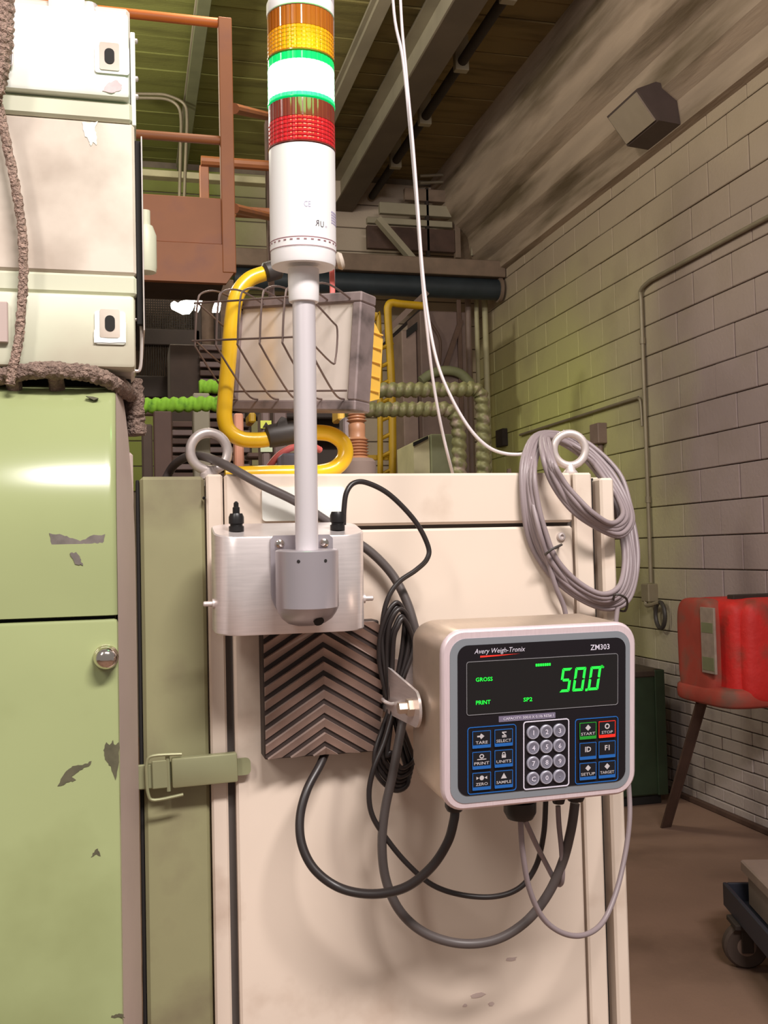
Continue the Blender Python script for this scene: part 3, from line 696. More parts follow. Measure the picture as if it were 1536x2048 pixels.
# ================================================================ chevron ribbed plate under the junction box
YP = 1.165
pa, pb_ = at(524, 1250, YP), at(764, 1502, YP)
cv = thing('chevron_plate', 'brown metal plate with raised chevron ribs under the junction box', 'ribbed plate', ((pa.x + pb_.x) / 2, YP, pb_.z))
part('plate', MB().box((pa.x, YP, pb_.z), (pb_.x, YC - .001, pa.z), .0015), 'rib_base', cv)
def clip(poly, ax, val, keep_gt):
    out = []
    for i in range(len(poly)):
        a, b = poly[i], poly[(i + 1) % len(poly)]; ia = (a[ax] > val) == keep_gt; ib = (b[ax] > val) == keep_gt
        if ia: out.append(a)
        if ia != ib:
            t = (val - a[ax]) / (b[ax] - a[ax]); out.append((a[0] + t * (b[0] - a[0]), a[1] + t * (b[1] - a[1])))
    return out
xm = (pa.x + pb_.x) / 2 + .001; halfw = (pb_.x - pa.x) / 2; pitch = .01655; sl_ = .62
k = 0; za_ = pb_.z + .002
zap = pb_.z + .0105
while zap < pa.z + halfw * sl_:
    rb = MB(); whole = zap < pa.z - .002
    for s in (-1, 1):
        if not whole: rb = MB()
        wv = .0102
        poly = [(xm, zap), (xm + s * halfw * .995, zap - halfw * sl_), (xm + s * halfw * .995, zap - halfw * sl_ - wv), (xm, zap - wv)]
        poly = clip(clip(poly, 1, pb_.z + .0015, True), 1, pa.z - .001, False)
        if len(poly) < 3: continue
        cxm = sum(p[0] for p in poly) / len(poly); czm = sum(p[1] for p in poly) / len(poly)
        nq = len(poly)
        # sloped rib: its upper edge stands proud, its lower edge sinks into the plate
        def proud(p):
            top = zap - abs(p[0] - xm) * sl_
            return -.0085 if p[1] > top - wv * .5 else -.002
        v = [(p[0], YP + proud(p), p[1]) for p in poly] + [(p[0], YP + .001, p[1]) for p in poly]
        rb.add(v, [tuple(range(nq)), tuple(range(2 * nq - 1, nq - 1, -1))] + [(i, i + nq, (i + 1) % nq + nq, (i + 1) % nq) for i in range(nq)])
        if not whole and rb.v: part('rib', rb, 'rib_brown', cv, smooth=0)
    if whole and rb.v: part('rib', rb, 'rib_brown', cv, smooth=0)
    zap += pitch

# ================================================================ weighing indicator
OI = at(1083, 1429, .985); MI = Matrix.Translation(OI) @ Matrix.Rotation(R(2), 4, 'Z') @ Matrix.Rotation(R(4), 4, 'X')
WI, HI, DI = .2225, .1870, .118
ind = thing('weighing_indicator', 'stainless weighing indicator with black keypad panel and green 50.0 readout', 'weighing scale', M=MI)
def loft(mb, rings):
    n = len(rings[0]); v = [p for r_ in rings for p in r_]; f = []
    for i in range(len(rings) - 1):
        for k in range(n): f.append((i * n + k, i * n + (k + 1) % n, (i + 1) * n + (k + 1) % n, (i + 1) * n + k))
    f += [tuple(range(n))[::-1], tuple((len(rings) - 1) * n + k for k in range(n))]
    return mb.add(v, f)
def rr3(w, h, r, y, n=8): return [(x, y, z) for x, z in rrect(w, h, r, n)]
P = lambda name, mb, m, parent=ind, **k: part(name, mb, m, parent, local=True, **k)
P('housing', loft(MB(), [rr3(WI - .002, HI - .002, .023, .004), rr3(WI - .001, HI - .001, .023, .006), rr3(WI - .003, HI - .003, .023, DI * .75), rr3(WI - .012, HI - .012, .022, DI - .006), rr3(WI - .03, HI - .03, .018, DI)]), 'steel_body')
P('bezel', loft(MB(), [rr3(WI - .006, HI - .006, .021, -.001), rr3(WI - .002, HI - .002, .0235, .0005), rr3(WI, HI, .024, .003), rr3(WI - .001, HI - .001, .024, .007)]), 'bezel_steel')
def fx(u): return (u - .5) * WI
def fz(v): return (.5 - v) * HI
def quad(mb, u0, v0, u1, v1, y, r=.0, d=.0008, n=4):
    w, h = (u1 - u0) * WI, (v1 - v0) * HI
    return mb.prism(rrect(w, h, r or .0004, n, fx((u0 + u1) / 2), fz((v0 + v1) / 2)), d, Matrix.Translation((0, y, 0)))
def frame(mb, u0, v0, u1, v1, y, r, t, d=.0005):
    w, h = (u1 - u0) * WI, (v1 - v0) * HI; cx, cz = fx((u0 + u1) / 2), fz((v0 + v1) / 2)
    return ring_frame(mb, rrect(w, h, r, 5, cx, cz), rrect(w - 2 * t, h - 2 * t, max(r - t, .0003), 5, cx, cz), y, y + d)
P('panel_border', quad(MB(), .040, .050, .963, .957, -.0018, .017, .001, 8), 'panel_grey')
bp = P('front_panel', quad(MB(), .076, .087, .937, .914, -.0026, .0115, .001, 8), 'panel_black')
YT = -.0031
t = MB(); text_into(t, 'Avery Weigh-Tronix', fx(.2835), fz(.126), .0066, YT, .0565, .25); P('brand_lettering', t, 'key_white', bp, smooth=0)
t = MB(); x0, x1, zz0 = fx(.185), fx(.385), fz(.153); t.add([(x0, YT, zz0 - .0008), (x0 + .02, YT, zz0 - .0002), (x1, YT, zz0 + .0012), (x0 + .02, YT, zz0 + .0012), (x0, YT, zz0 + .0012)], [(0, 1, 2, 3, 4)]); P('brand_swoosh', t, 'logo_red', bp, smooth=0)
t = MB(); text_into(t, 'ZM303', fx(.799), fz(.135), .0058, YT, .0225, 0, .01); P('model_lettering', t, 'key_white', bp, smooth=0)
dw = P('display_window', quad(MB(), .117, .176, .895, .472, -.0030, .003, .0006), 'lens_black')
P('display_outline', frame(MB(), .117, .176, .895, .472, -.0034, .003, .0006), 'line_grey', dw)
YD2 = -.0036
def seg7(mb, u0, v0, u1, v1, on, y=YD2, th=.0028, sh=.16):
    x0, x1, za, zb_ = fx(u0), fx(u1), fz(v1), fz(v0); zm_ = (za + zb_) / 2; g = .0005
    S = {'a': [(x0 + g, zb_), (x1 - g, zb_), (x1 - th, zb_ - th), (x0 + th, zb_ - th)], 'd': [(x0 + g, za), (x1 - g, za), (x1 - th, za + th), (x0 + th, za + th)],
         'g': [(x0 + th * .7, zm_), (x0 + th, zm_ + th / 2), (x1 - th, zm_ + th / 2), (x1 - th * .7, zm_), (x1 - th, zm_ - th / 2), (x0 + th, zm_ - th / 2)],
         'f': [(x0, zb_ - g), (x0 + th, zb_ - th - g), (x0 + th, zm_ + th / 2), (x0 + th / 3, zm_ + g), (x0, zm_ + g)], 'b': [(x1, zb_ - g), (x1 - th, zb_ - th - g), (x1 - th, zm_ + th / 2), (x1 - th / 3, zm_ + g), (x1, zm_ + g)],
         'e': [(x0, za + g), (x0 + th, za + th + g), (x0 + th, zm_ - th / 2), (x0 + th / 3, zm_ - g), (x0, zm_ - g)], 'c': [(x1, za + g), (x1 - th, za + th + g), (x1 - th, zm_ - th / 2), (x1 - th / 3, zm_ - g), (x1, zm_ - g)]}
    for s in on:
        pl_ = S[s]; mb.add([(x + (z - zm_) * sh, y, z) for x, z in pl_], [tuple(range(len(pl_)))])
    return mb
P('digit', seg7(MB(), .592, .243, .645, .378, 'afgcd'), 'vfd', dw, smooth=0)
P('digit', seg7(MB(), .660, .243, .717, .378, 'abcdef'), 'vfd', dw, smooth=0)
P('digit', seg7(MB(), .740, .243, .797, .378, 'abcdef'), 'vfd', dw, smooth=0)
t = MB(); q = fx(.7255); t.add([(q - .0013, YD2, fz(.381)), (q + .0012, YD2, fz(.381)), (q + .0014, YD2, fz(.367)), (q - .0011, YD2, fz(.367))], [(0, 1, 2, 3)]); P('decimal_point', t, 'vfd', dw, smooth=0)
for s, uc, vc, w in (('GROSS', .204, .277, .0185), ('PRINT', .199, .404, .0160), ('SP2', .423, .405, .0100)):
    t = MB(); text_into(t, s, fx(uc), fz(vc), .0042, YD2, w, 0, .012); P('annunciator', t, 'vfd', dw, smooth=0)
t = MB(); text_into(t, 'lb', fx(.812), fz(.247), .0034, YD2, .0034); P('annunciator', t, 'vfd', dw, smooth=0)
t = MB()
for k in range(7): quad(t, .463 + k * .0113, .209, .463 + k * .0113 + .0088, .224, YD2, .0003, .0002)
P('annunciator', t, 'vfd', dw, smooth=0)
st = P('capacity_strip', quad(MB(), .277, .489, .565, .521, -.0032, .0005, .0007), 'strip_grey', bp)
t = MB(); text_into(t, 'CAPACITY: 500.0 X 0.1lb RES# 1', fx(.427), fz(.505), .0030, -.0037, .0570, 0, .01); P('strip_lettering', t, 'key_white', bp, smooth=0)
# key groups
P('key_group_frame', frame(MB(), .121, .537, .365, .909, -.0033, .0035, .0009), 'key_blue', bp)
P('key_group_frame', frame(MB(), .667, .537, .897, .910, -.0033, .0035, .0009), 'key_blue', bp)
P('keypad_frame', frame(MB(), .400, .528, .637, .913, -.0033, .0035, .0012), 'key_white', bp)
def icon(mb, kind, cx, cz, s, y):
    def poly(p): mb.add([(cx + a * s, y, cz + b_ * s) for a, b_ in p], [tuple(range(len(p)))])
    dia = [(-1, 0), (0, -1), (1, 0), (0, 1)]
    if kind == 'diamond': poly(dia)
    elif kind == 'arrow': poly([(-1.5, .25), (-1.5, -.25), (-.6, -.25), (-.2, -.9), (.9, 0), (-.2, .9), (-.6, .25)])
    elif kind == 'sel': poly([(.9, .9), (-.6, .9), (-.6, .55), (.9, .55)]); poly([(-.6, .55), (-.1, .55), (.9, -.3), (.5, -.4)]); poly([(.9, -.2), (.9, -.5), (-.6, -.5), (-.6, -.2)]); poly([(-.6, -.6), (.9, -.6), (.9, -.9), (-.6, -.9)])
    elif kind == 'print': ring_frame(mb, [(cx + .8 * s * math.cos(a), cz + s * (.25 + .7 * math.sin(a))) for a in [k * math.pi / 6 for k in range(12)]], [(cx + .45 * s * math.cos(a), cz + s * (.25 + .38 * math.sin(a))) for a in [k * math.pi / 6 for k in range(12)]], y, y + .0001); poly([(-1.5, -.55), (1.5, -.55), (1.5, -.85), (-1.5, -.85)])
    elif kind == 'lock': poly([(-.7, -.8), (.7, -.8), (.7, .25), (-.7, .25)]); ring_frame(mb, rrect(1.1 * s, 1.1 * s, .4 * s, 4, cx, cz + .45 * s), rrect(.6 * s, .6 * s, .2 * s, 4, cx, cz + .45 * s), y, y + .0001)
    elif kind == 'zero': poly([(.75 * math.cos(k * math.pi / 6), .75 * math.sin(k * math.pi / 6)) for k in range(12)]); poly([(-1.8, .5), (-.9, 0), (-1.8, -.5)]); poly([(1.8, .5), (.9, 0), (1.8, -.5)])
    elif kind == 'tri': poly([(-1, -.8), (1, -.8), (0, .95)])
    elif kind == 'stop': ring_frame(mb, [(cx + .9 * s * math.cos(k * math.pi / 8), cz + .9 * s * math.sin(k * math.pi / 8)) for k in range(16)], [(cx + .5 * s * math.cos(k * math.pi / 8), cz + .5 * s * math.sin(k * math.pi / 8)) for k in range(16)], y, y + .0001)
    return mb
def key(u0, v0, u1, v1, col, word, ic, big=False):
    kf = P('key', quad(MB(), u0, v0, u1, v1, -.0042, .0008, .0014), 'key_face')
    P('key_outline', frame(MB(), u0, v0, u1, v1, -.0045, .0008, .0007), col, kf)
    P('key_bar', quad(MB(), u0 + .001, v1 - .017, u1 - .001, v1, -.0047, .0004, .0004), col, kf)
    uc = (u0 + u1) / 2
    t = MB()
    if big: text_into(t, word, fx(uc), fz(v0 + .038), .0056, -.0047, None, 0, .03)
    else:
        text_into(t, word, fx(uc), fz(v0 + .064), .0030, -.0047, min(.0165, .0033 * len(word)), 0, .008); icon(t, ic, fx(uc), fz(v0 + .030), .0033, -.0047)
    P('key_legend', t, 'legend', kf, smooth=0)
rows = ((.559, .654), (.674, .770), (.789, .886))
for (v0, v1), (w1, i1), (w2, i2) in zip(rows, (('TARE', 'arrow'), ('PRINT', 'print'), ('ZERO', 'zero')), (('SELECT', 'sel'), ('UNITS', 'lock'), ('SAMPLE', 'tri'))):
    key(.143, v0, .235, v1, 'key_blue', w1, i1); key(.253, v0, .345, v1, 'key_blue', w2, i2)
for (v0, v1), a, b_ in zip(rows, (('START', 'diamond', 'key_green', False), ('ID', '', 'key_blue', True), ('SETUP', 'diamond', 'key_blue', False)), (('STOP', 'stop', 'key_red', False), ('F1', '', 'key_blue', True), ('TARGET', 'diamond', 'key_blue', False))):
    key(.688, v0, .777, v1, a[2], a[0], a[1], a[3]); key(.789, v0, .879, v1, b_[2], b_[0], b_[1], b_[3])
for r_, v_ in enumerate((.593, .678, .765, .852)):
    for c_, u_ in enumerate((.449, .517, .584)):
        s = ('123', '456', '789', 'C0.')[r_][c_]
        kb = P('round_key', MB().lathe([(.0072, 0), (.0070, .0018), (.0064, .0022), (.0058, .0020)], axisM((fx(u_), -.0026, fz(v_)), (0, -1, 0)), 24), 'key_silver')
        P('key_recess', MB().lathe([(.0052, 0), (.0052, .0023), (.0046, .0021)], axisM((fx(u_), -.0026, fz(v_)), (0, -1, 0)), 20), 'key_silver_dark', kb)
        t = MB(); text_into(t, s, fx(u_), fz(v_), .0052 if s != '.' else .0014, -.0053, None, 0, .02); P('key_legend', t, 'key_white' if s != '.' else 'key_silver', kb, smooth=0)
# swivel bracket
YB2 = DI * .62
for s in (-1, 1):
    xx = s * (WI / 2 + (.014 if s > 0 else .006)); e = MB()
    poly = [(.155, .022)] + [(YB2 + .02 * math.cos(R(a)), .02 * math.sin(R(a)) - .0) for a in range(60, -271 + 360 - 360, -15) if a > -150][::-1]
    pts = [(.205, .030), (.205, -.030)] + [(YB2 - .004 + .021 * math.cos(R(a)), .021 * math.sin(R(a))) for a in range(-110, -251, -14)]
    nq = len(pts); v = [(xx - .0015, y_, z_) for y_, z_ in pts] + [(xx + .0015, y_, z_) for y_, z_ in pts]
    e.add(v, [tuple(range(nq)), tuple(range(2 * nq - 1, nq - 1, -1))] + [(i, i + nq, (i + 1) % nq + nq, (i + 1) % nq) for i in range(nq)])
    P('bracket_ear', e, 'steel_brushed')
    kn = MB().lathe([(.010, 0), (.010, .006), (.0065, .007), (.0065, .016)], axisM((xx + s * .0015, YB2, 0), (s, 0, 0)), 6)
    P('bracket_knob', kn, 'steel_body', smooth=20)
P('bracket_back', MB().box((-WI / 2 - .0075, .203, -.03), (WI / 2 + .0155, .206, .03), .0005), 'steel_brushed')
gz = -HI / 2
for (px_, py_, Yg_), gr, gh in (((909, 1612, 1.042), .0105, .017), ((1040, 1625, 1.042), .0180, .031), ((1117, 1606, 1.06), .0080, .025), ((1151, 1602, 1.058), .0110, .023), ((1091, 1592, 1.068), .005, .008)):
    q = MI.inverted() @ at(px_, py_, Yg_)
    gland(q.x, q.y, gz + .003, ind, gr, gh + .003, True)
# ================================================================ cables
def cable(name, lst, r, m, label, cat='cable', n=8, sides=10):
    return single(name, MB().tube(spline(pxs(lst), n), r, sides), m, label, cat, smooth=60)
cable('signal_cable', [(687, 1050, 1.115), (688, 1018, 1.115), (693, 985, 1.116), (708, 966, 1.12), (735, 966, 1.125), (780, 990, 1.13), (830, 1042, 1.135), (856, 1092, 1.14), (854, 1118, 1.14), (832, 1140, 1.145), (800, 1162, 1.15), (780, 1188, 1.15), (768, 1225, 1.15), (764, 1280, 1.15), (772, 1350, 1.15), (780, 1402, 1.15)], .0031, 'cable_black', 'thin black cable arching from the junction box gland to the bundle')
cable('armoured_cable', [(322, 1000, 1.315), (330, 965, 1.31), (340, 942, 1.305), (354, 925, 1.285), (380, 912, 1.26), (412, 914, 1.235), (455, 932, 1.20), (520, 968, 1.175), (590, 1002, 1.175), (650, 1040, 1.178), (700, 1075, 1.18), (745, 1107, 1.18), (785, 1150, 1.178), (812, 1200, 1.17), (828, 1250, 1.165), (838, 1300, 1.165), (845, 1380, 1.165)], .0055, 'cable_dark', 'thick grey cable slanting from the left eye bolt behind the pole')
cable('power_cable', [(655, 1495, 1.182), (640, 1530, 1.165), (614, 1580, 1.15), (600, 1635, 1.14), (604, 1690, 1.13), (630, 1740, 1.12), (680, 1776, 1.11), (745, 1788, 1.09), (810, 1775, 1.07), (862, 1735, 1.055), (895, 1685, 1.045), (908, 1640, 1.042), (910, 1618, 1.042)], .0052, 'cable_black', 'thick black cable looping from under the chevron plate to the indicator')
cable('supply_cable', [(812, 1400, 1.14), (800, 1470, 1.13), (785, 1550, 1.125), (770, 1620, 1.125), (764, 1690, 1.125), (772, 1760, 1.125), (800, 1822, 1.12), (850, 1866, 1.115), (920, 1887, 1.11), (990, 1880, 1.10), (1050, 1845, 1.09), (1095, 1790, 1.08), (1125, 1725, 1.07), (1142, 1660, 1.06), (1150, 1606, 1.058)], .0054, 'cable_dark', 'thick dark grey cable making the lowest, widest loop under the indicator')
cable('relay_cable', [(792, 1400, 1.14), (770, 1480, 1.13), (748, 1535, 1.125), (738, 1585, 1.125), (745, 1632, 1.125), (775, 1680, 1.125), (815, 1728, 1.12), (865, 1770, 1.11), (925, 1790, 1.10), (990, 1793, 1.09), (1040, 1775, 1.08), (1072, 1732, 1.075), (1087, 1670, 1.07), (1091, 1612, 1.068), (1091, 1585, 1.068)], .0031, 'cable_black', 'thin black cable in a shallow loop under the indicator keypad')
cable('data_cable', [(1041, 1640, 1.04), (1045, 1700, 1.045), (1058, 1775, 1.055), (1085, 1835, 1.065), (1125, 1866, 1.075), (1168, 1870, 1.09), (1205, 1845, 1.11), (1232, 1785, 1.125), (1250, 1710, 1.14), (1259, 1640, 1.15), (1258, 1580, 1.16), (1250, 1500, 1.165), (1236, 1400, 1.17), (1228, 1300, 1.175), (1235, 1215, 1.178)], .0032, 'cable_grey', 'pale grey cable hanging in a deep U at the cabinet right edge')
cable('sensor_cable', [(1050, 1640, 1.042), (1072, 1688, 1.06), (1096, 1735, 1.08), (1112, 1764, 1.085), (1121, 1768, 1.08), (1125, 1750, 1.072), (1123, 1700, 1.066), (1118, 1650, 1.062), (1116, 1612, 1.06)], .0030, 'cable_grey', 'short grey cable making a tight hairpin below the keypad')
# black bundle tied with a strap, left of the indicator
bd = thing('cable_bundle', 'coiled black cable bundle tied up left of the indicator', 'cable coil', at(790, 1590, 1.15))
rnd = random.Random(5); pts = []
for k in range(6):
    ox = (k - 2.5) * 5.5; oy = rnd.uniform(-8, 8); yy = 1.148 + rnd.uniform(-.008, .008)
    w = 16 + k * 2.4
    pts += [(780 + ox * .25, 1402, yy), (772 + ox * .9, 1330 + oy, yy), (774 + ox, 1270 + oy, yy - .004), (786 + ox * .7, 1222 + oy + k * 5, yy - .006), (800 + ox * .4, 1204 + oy * .5 + k * 6, yy - .004), (814 + ox * .4, 1228 + oy + k * 5, yy), (816 + ox * .8, 1290 + oy, yy + .004), (802 + ox * .5, 1350, yy + .004), (786 + ox * .2, 1405, yy)]
    lo = 1575 - k * 9
    pts += [(772 + ox * .6, 1460, yy), (762 + ox * .9, 1505 + oy, yy - .004), (768 + ox, lo - 25, yy - .004), (796 + ox * .5, lo + 6, yy), (822 + ox * .4, lo - 12, yy + .004), (812 + ox * .7, 1500, yy + .004), (796 + ox * .4, 1445, yy)]
part('coil', MB().tube(spline(pxs(pts), 6), .0029, 8), 'cable_black', bd, smooth=60)
part('cable_tie', MB().tube(spline([at(768, 1402, 1.128), at(782, 1408, 1.124), at(796, 1404, 1.128), at(796, 1400, 1.165), at(768, 1398, 1.165)], 5, True), .0022, 8, True), 'zinc', bd)
# grey coil hung on the right eye bolt
cc = thing('cable_coil', 'coiled light grey cable hung over the right eye bolt', 'cable coil', at(1160, 1215, 1.18))
def turns(base, n, seed, Yb, spread, shift, cx=1160, cy=1040):
    rnd = random.Random(seed); out = []
    for k in range(n):
        e = (k - (n - 1) / 2)
        for i, (x, y, dy) in enumerate(base):
            dx, dyy = (x - cx), (y - cy); ln = math.hypot(dx, dyy)
            s = e * spread * (.35 if i == 0 else 1) + rnd.uniform(-2.2, 2.2)
            out.append(at(x + dx / ln * s + rnd.uniform(-1.5, 1.5), y + dyy / ln * s, Yb + dy + e * shift + rnd.uniform(-.003, .003)))
    return out
big = [(1082, 872, .05), (1058, 925, -.01), (1058, 1000, -.022), (1075, 1075, -.024), (1105, 1130, -.024), (1150, 1178, -.026), (1205, 1203, -.028), (1245, 1190, -.02), (1262, 1140, .0), (1258, 1080, .02), (1240, 1010, .04), (1205, 940, .05), (1150, 888, .075)]
sml = [(1090, 874, .045), (1096, 915, -.02), (1118, 965, -.03), (1150, 1010, -.034), (1190, 1043, -.036), (1232, 1060, -.03), (1255, 1038, -.01), (1248, 1000, .015), (1222, 950, .035), (1180, 905, .06), (1130, 876, .07)]
part('coil', MB().tube(spline(turns(big, 6, 3, 1.205, 6.4, .003), 6), .0035, 8), 'cable_grey', cc, smooth=60)
part('coil', MB().tube(spline(turns(sml, 5, 8, 1.200, 7.0, .003, 1178, 962), 6), .0035, 8), 'cable_grey', cc, smooth=60)
part('cable_tie', MB().tube(spline([at(1092, 1108, 1.165), at(1105, 1098, 1.158), at(1122, 1090, 1.165), at(1118, 1092, 1.195), at(1096, 1106, 1.195)], 4, True), .0018, 6, True), 'plastic_dark', cc)
part('cable_tie', MB().tube(spline([at(1228, 1192, 1.165), at(1240, 1190, 1.16), at(1254, 1200, 1.175), at(1250, 1222, 1.195), at(1230, 1215, 1.195)], 4, True), .0016, 6, True), 'plastic_dark', cc)
part('cable_tail', MB().tube(spline(pxs([(1062, 915, 1.20), (1062, 985, 1.185), (1078, 1060, 1.17), (1095, 1120, 1.18), (1112, 1175, 1.182), (1130, 1222, 1.186), (1140, 1300, 1.188)]), 8), .0034, 8), 'cable_grey', cc, smooth=60)
# two pale cords dropping from the roof
cable('hanging_cord', [(764, -2000, 2.35), (770, -900, 1.70), (778, -300, 1.58), (786, 0, 1.5), (806, 120, 1.47), (822, 280, 1.45), (834, 420, 1.43), (843, 540, 1.42), (852, 640, 1.41), (866, 760, 1.42), (884, 860, 1.44), (906, 950, 1.50), (925, 1020, 1.80)], .0024, 'cable_pale', 'pale cord hanging straight from the roof down behind the cabinet top')
cable('hanging_cord', [(780, -2000, 2.35), (782, -900, 1.70), (792, -300, 1.58), (801, 0, 1.5), (812, 140, 1.47), (826, 290, 1.44), (836, 420, 1.42), (845, 540, 1.40), (857, 640, 1.38), (876, 730, 1.36), (905, 800, 1.34), (940, 858, 1.32), (975, 893, 1.29), (1010, 907, 1.27), (1048, 908, 1.265), (1072, 900, 1.26)], .0024, 'cable_pale', 'pale cord sweeping from the roof across to the grey coil')

# ================================================================ halogen work light on the cabinet top
O = at(474, 801, 1.43)
YWL, RWL = R(30), R(5.5)
ra0 = r0 * math.cos(YWL) - f0 * math.sin(YWL); rb0 = zu
ra = ra0 * math.cos(RWL) - rb0 * math.sin(RWL); rb = rb0 * math.cos(RWL) + ra0 * math.sin(RWL)
LA, LB = .188, .131
rn = ra.cross(rb)
if rn.dot(fw) > 0: rn = -rn
ML = Matrix((ra, rb, rn)).transposed().to_4x4(); ML.translation = O
wl = thing('work_light', 'halogen work light with wire guard on yellow tubular stand', 'work light', (at(600, 948, 1.42).x, 1.42, ZT))
def w3(u, v, w): return ML @ Vector((u, v, w))
def boxL(u0, v0, w0, u1, v1, w1, bev=.002): return MB().box((u0, v0, w0), (u1, v1, w1), bev, ML)
t_ = .014
part('glass', boxL(0, 0, -.006, LA, LB, -.002, 0), 'lamp_reflector', wl)
fr = MB()
for a in ((-t_, LB, -.035, LA + t_, LB + t_, .004), (-t_, -t_, -.035, LA + t_, 0, .004), (-t_, 0, -.035, 0, LB, .004), (LA, 0, -.035, LA + t_, LB, .004)): fr.box(a[:3], a[3:], .002, ML)
part('frame', fr, 'lamp_frame', wl)
hs = MB(); 
def hull(mb, a, b):
    v = [ML @ Vector(p) for p in a + b]; return mb.add(v, [(0, 1, 2, 3), (7, 6, 5, 4), (0, 4, 5, 1), (1, 5, 6, 2), (2, 6, 7, 3), (3, 7, 4, 0)])
hull(hs, [(0, 0, -.035), (LA, 0, -.035), (LA, LB, -.035), (0, LB, -.035)], [(.03, .012, -.085), (LA - .002, .012, -.085), (LA - .002, LB - .035, -.085), (.03, LB - .035, -.085)])
hb = part('housing', hs, 'yellow_cast', wl)
for k in range(5):
    z = .02 + k * .02; part('cooling_fin', boxL(LA - .006, z, -.080, LA + .0012, z + .002, -.040, .0003), 'yellow_cast', hb)
Hc = .100
for i in range(6):
    u = LA * (.02 + .96 * i / 5)
    part('guard_wire', MB().tube(spline([w3(u, LB + .004, .0), w3(u, LB + .012, Hc * .55), w3(u, LB + .004, Hc * .9), w3(u, LB - .012, Hc), w3(u, LB * .52, Hc), w3(u, LB * .42, Hc * .93), w3(u, LB * .05, .03), w3(u, .001, .004)], 5), .0014, 8), 'wire_steel', wl)
for v_, w_ in ((LB - .012, Hc), (LB * .52, Hc), (.012, .008), (LB + .004, .002)):
    part('guard_rod', MB().tube([w3(-.002, v_, w_), w3(LA + .002, v_, w_)], .0014, 8), 'wire_steel', wl)
for u in (.004, LA - .004):
    part('guard_side', MB().tube(spline([w3(u, LB - .012, Hc), w3(u, LB * .75, .045), w3(u, LB * .68, .03), w3(u, LB * .40, .03), w3(u, LB * .34, .04), w3(u, LB * .52, Hc)], 4), .0013, 8), 'wire_steel', wl)
YS1 = 1.40
part('stand_tube', MB().tube(spline([at(x, y, Y) for x, y, Y in ((552, 541, 1.40), (528, 547, 1.395), (497, 560, 1.39), (474, 590, 1.385), (464, 640, 1.385), (458, 710, 1.385), (451, 790, 1.385), (449, 835, 1.385), (458, 862, 1.385), (484, 878, 1.385), (520, 880, 1.385), (545, 876, 1.385))], 8), .0108, 16), 'yellow_tube', wl, smooth=60)
part('stand_foot', MB().tube(spline([at(x, y, Y) for x, y, Y in ((580, 868, 1.385), (620, 865, 1.385), (660, 868, 1.385), (686, 886, 1.382), (690, 912, 1.38), (672, 935, 1.378), (640, 945, 1.375), (600, 946, 1.37), (530, 947, 1.37), (450, 950, 1.37))], 8), .0112, 16), 'yellow_tube', wl, smooth=60)
ck = axisM(at(532, 874, 1.385), (at(600, 862, 1.385) - at(532, 874, 1.385)))
cl_ = (at(600, 862, 1.385) - at(532, 874, 1.385)).length
part('stand_collar', MB().lathe([(.010, 0), (.0155, .003), (.0165, .01), (.0165, cl_ - .005), (.012, cl_)], ck, 20), 'plastic_dark', wl)
wg = [at(x, y, 1.372) for x, y in ((553, 862), (556, 843), (563, 833), (573, 836), (576, 850), (590, 858), (572, 868))]
part('stand_wing_knob', MB().add(list(wg) + [p + Vector((0, .012, 0)) for p in wg], [tuple(range(7)), tuple(range(13, 6, -1))] + [(i, i + 7, (i + 1) % 7 + 7, (i + 1) % 7) for i in range(7)]), 'plastic_dark', wl)
part('pivot_collar', MB().lathe([(.010, 0), (.014, .003), (.014, .022), (.010, .026)], axisM(at(528, 546, 1.392), at(560, 537, 1.395) - at(528, 546, 1.392)), 18), 'plastic_dark', wl)
part('pivot_knob', MB().lathe([(.001, -.006), (.010, -.005), (.0135, 0), (.010, .005), (.001, .006)], axisM(at(680, 522, 1.40), (1, -.25, .25)) , 18), 'machine_white', wl)
part('pivot_bar', MB().tube([at(560, 538, 1.40), at(676, 524, 1.40)], .006, 10), 'lamp_frame', wl)
part('pivot_arm', MB().box((at(660, 560, 1.42).x, 1.42, at(660, 600, 1.42).z), (at(670, 560, 1.42).x, 1.425, at(660, 528, 1.42).z), .001), 'red_hose', wl)
part('pivot_arm', MB().box((at(537, 560, 1.42).x, 1.42, at(537, 615, 1.42).z), (at(549, 560, 1.42).x, 1.425, at(537, 545, 1.42).z), .001), 'lamp_frame', wl)
# ================================================================ behind the cabinet: small machinery
YM = 1.9
im = thing('post_insulator', 'brown ribbed insulator post standing behind the work light', 'insulator', at(720, 960, YM))
def zi(py): return Za(718, py, YM)
pr = []
prof = [(948, .026), (918, .026), (914, .020)]
for k in range(6): y = 912 - k * 6; prof += [(y, .0185), (y - 2, .0225), (y - 4, .0185)]
prof += [(874, .016), (862, .0165), (850, .0165), (846, .014)]
for k in range(6): y = 844 - k * 6; prof += [(y, .0165 - k * .0006), (y - 2, .0200 - k * .0008), (y - 4, .0165 - k * .0006)]
prof += [(802, .011), (770, .010)]
q = at(716, 960, YM)
part('post', MB().lathe([(r, zi(y)) for y, r in prof], Matrix.Translation((q.x, YM, 0)), 28), 'insulator_brown', im)
part('base', MB().lathe([(.036, zi(1010)), (.036, zi(925)), (.030, zi(918)), (.026, zi(918))], Matrix.Translation((q.x, YM, 0)), 28), 'cart_load', im)
part('foot', MB().box((q.x - .05, YM - .05, .0), (q.x + .05, YM + .05, zi(1008)), .004), 'dark_steel', im)
def post(name, x0, y0, x1, Y, depth, m, label, cat='post', y1=None):
    mb = MB(); xm = (x0 + x1) / 2; mb.box((Xa(x0, 900, Y), Y, 0), (Xa(x1, 900, Y), Y + depth, Za(xm, y0, Y)), .004); return single(name, mb, m, label, cat)
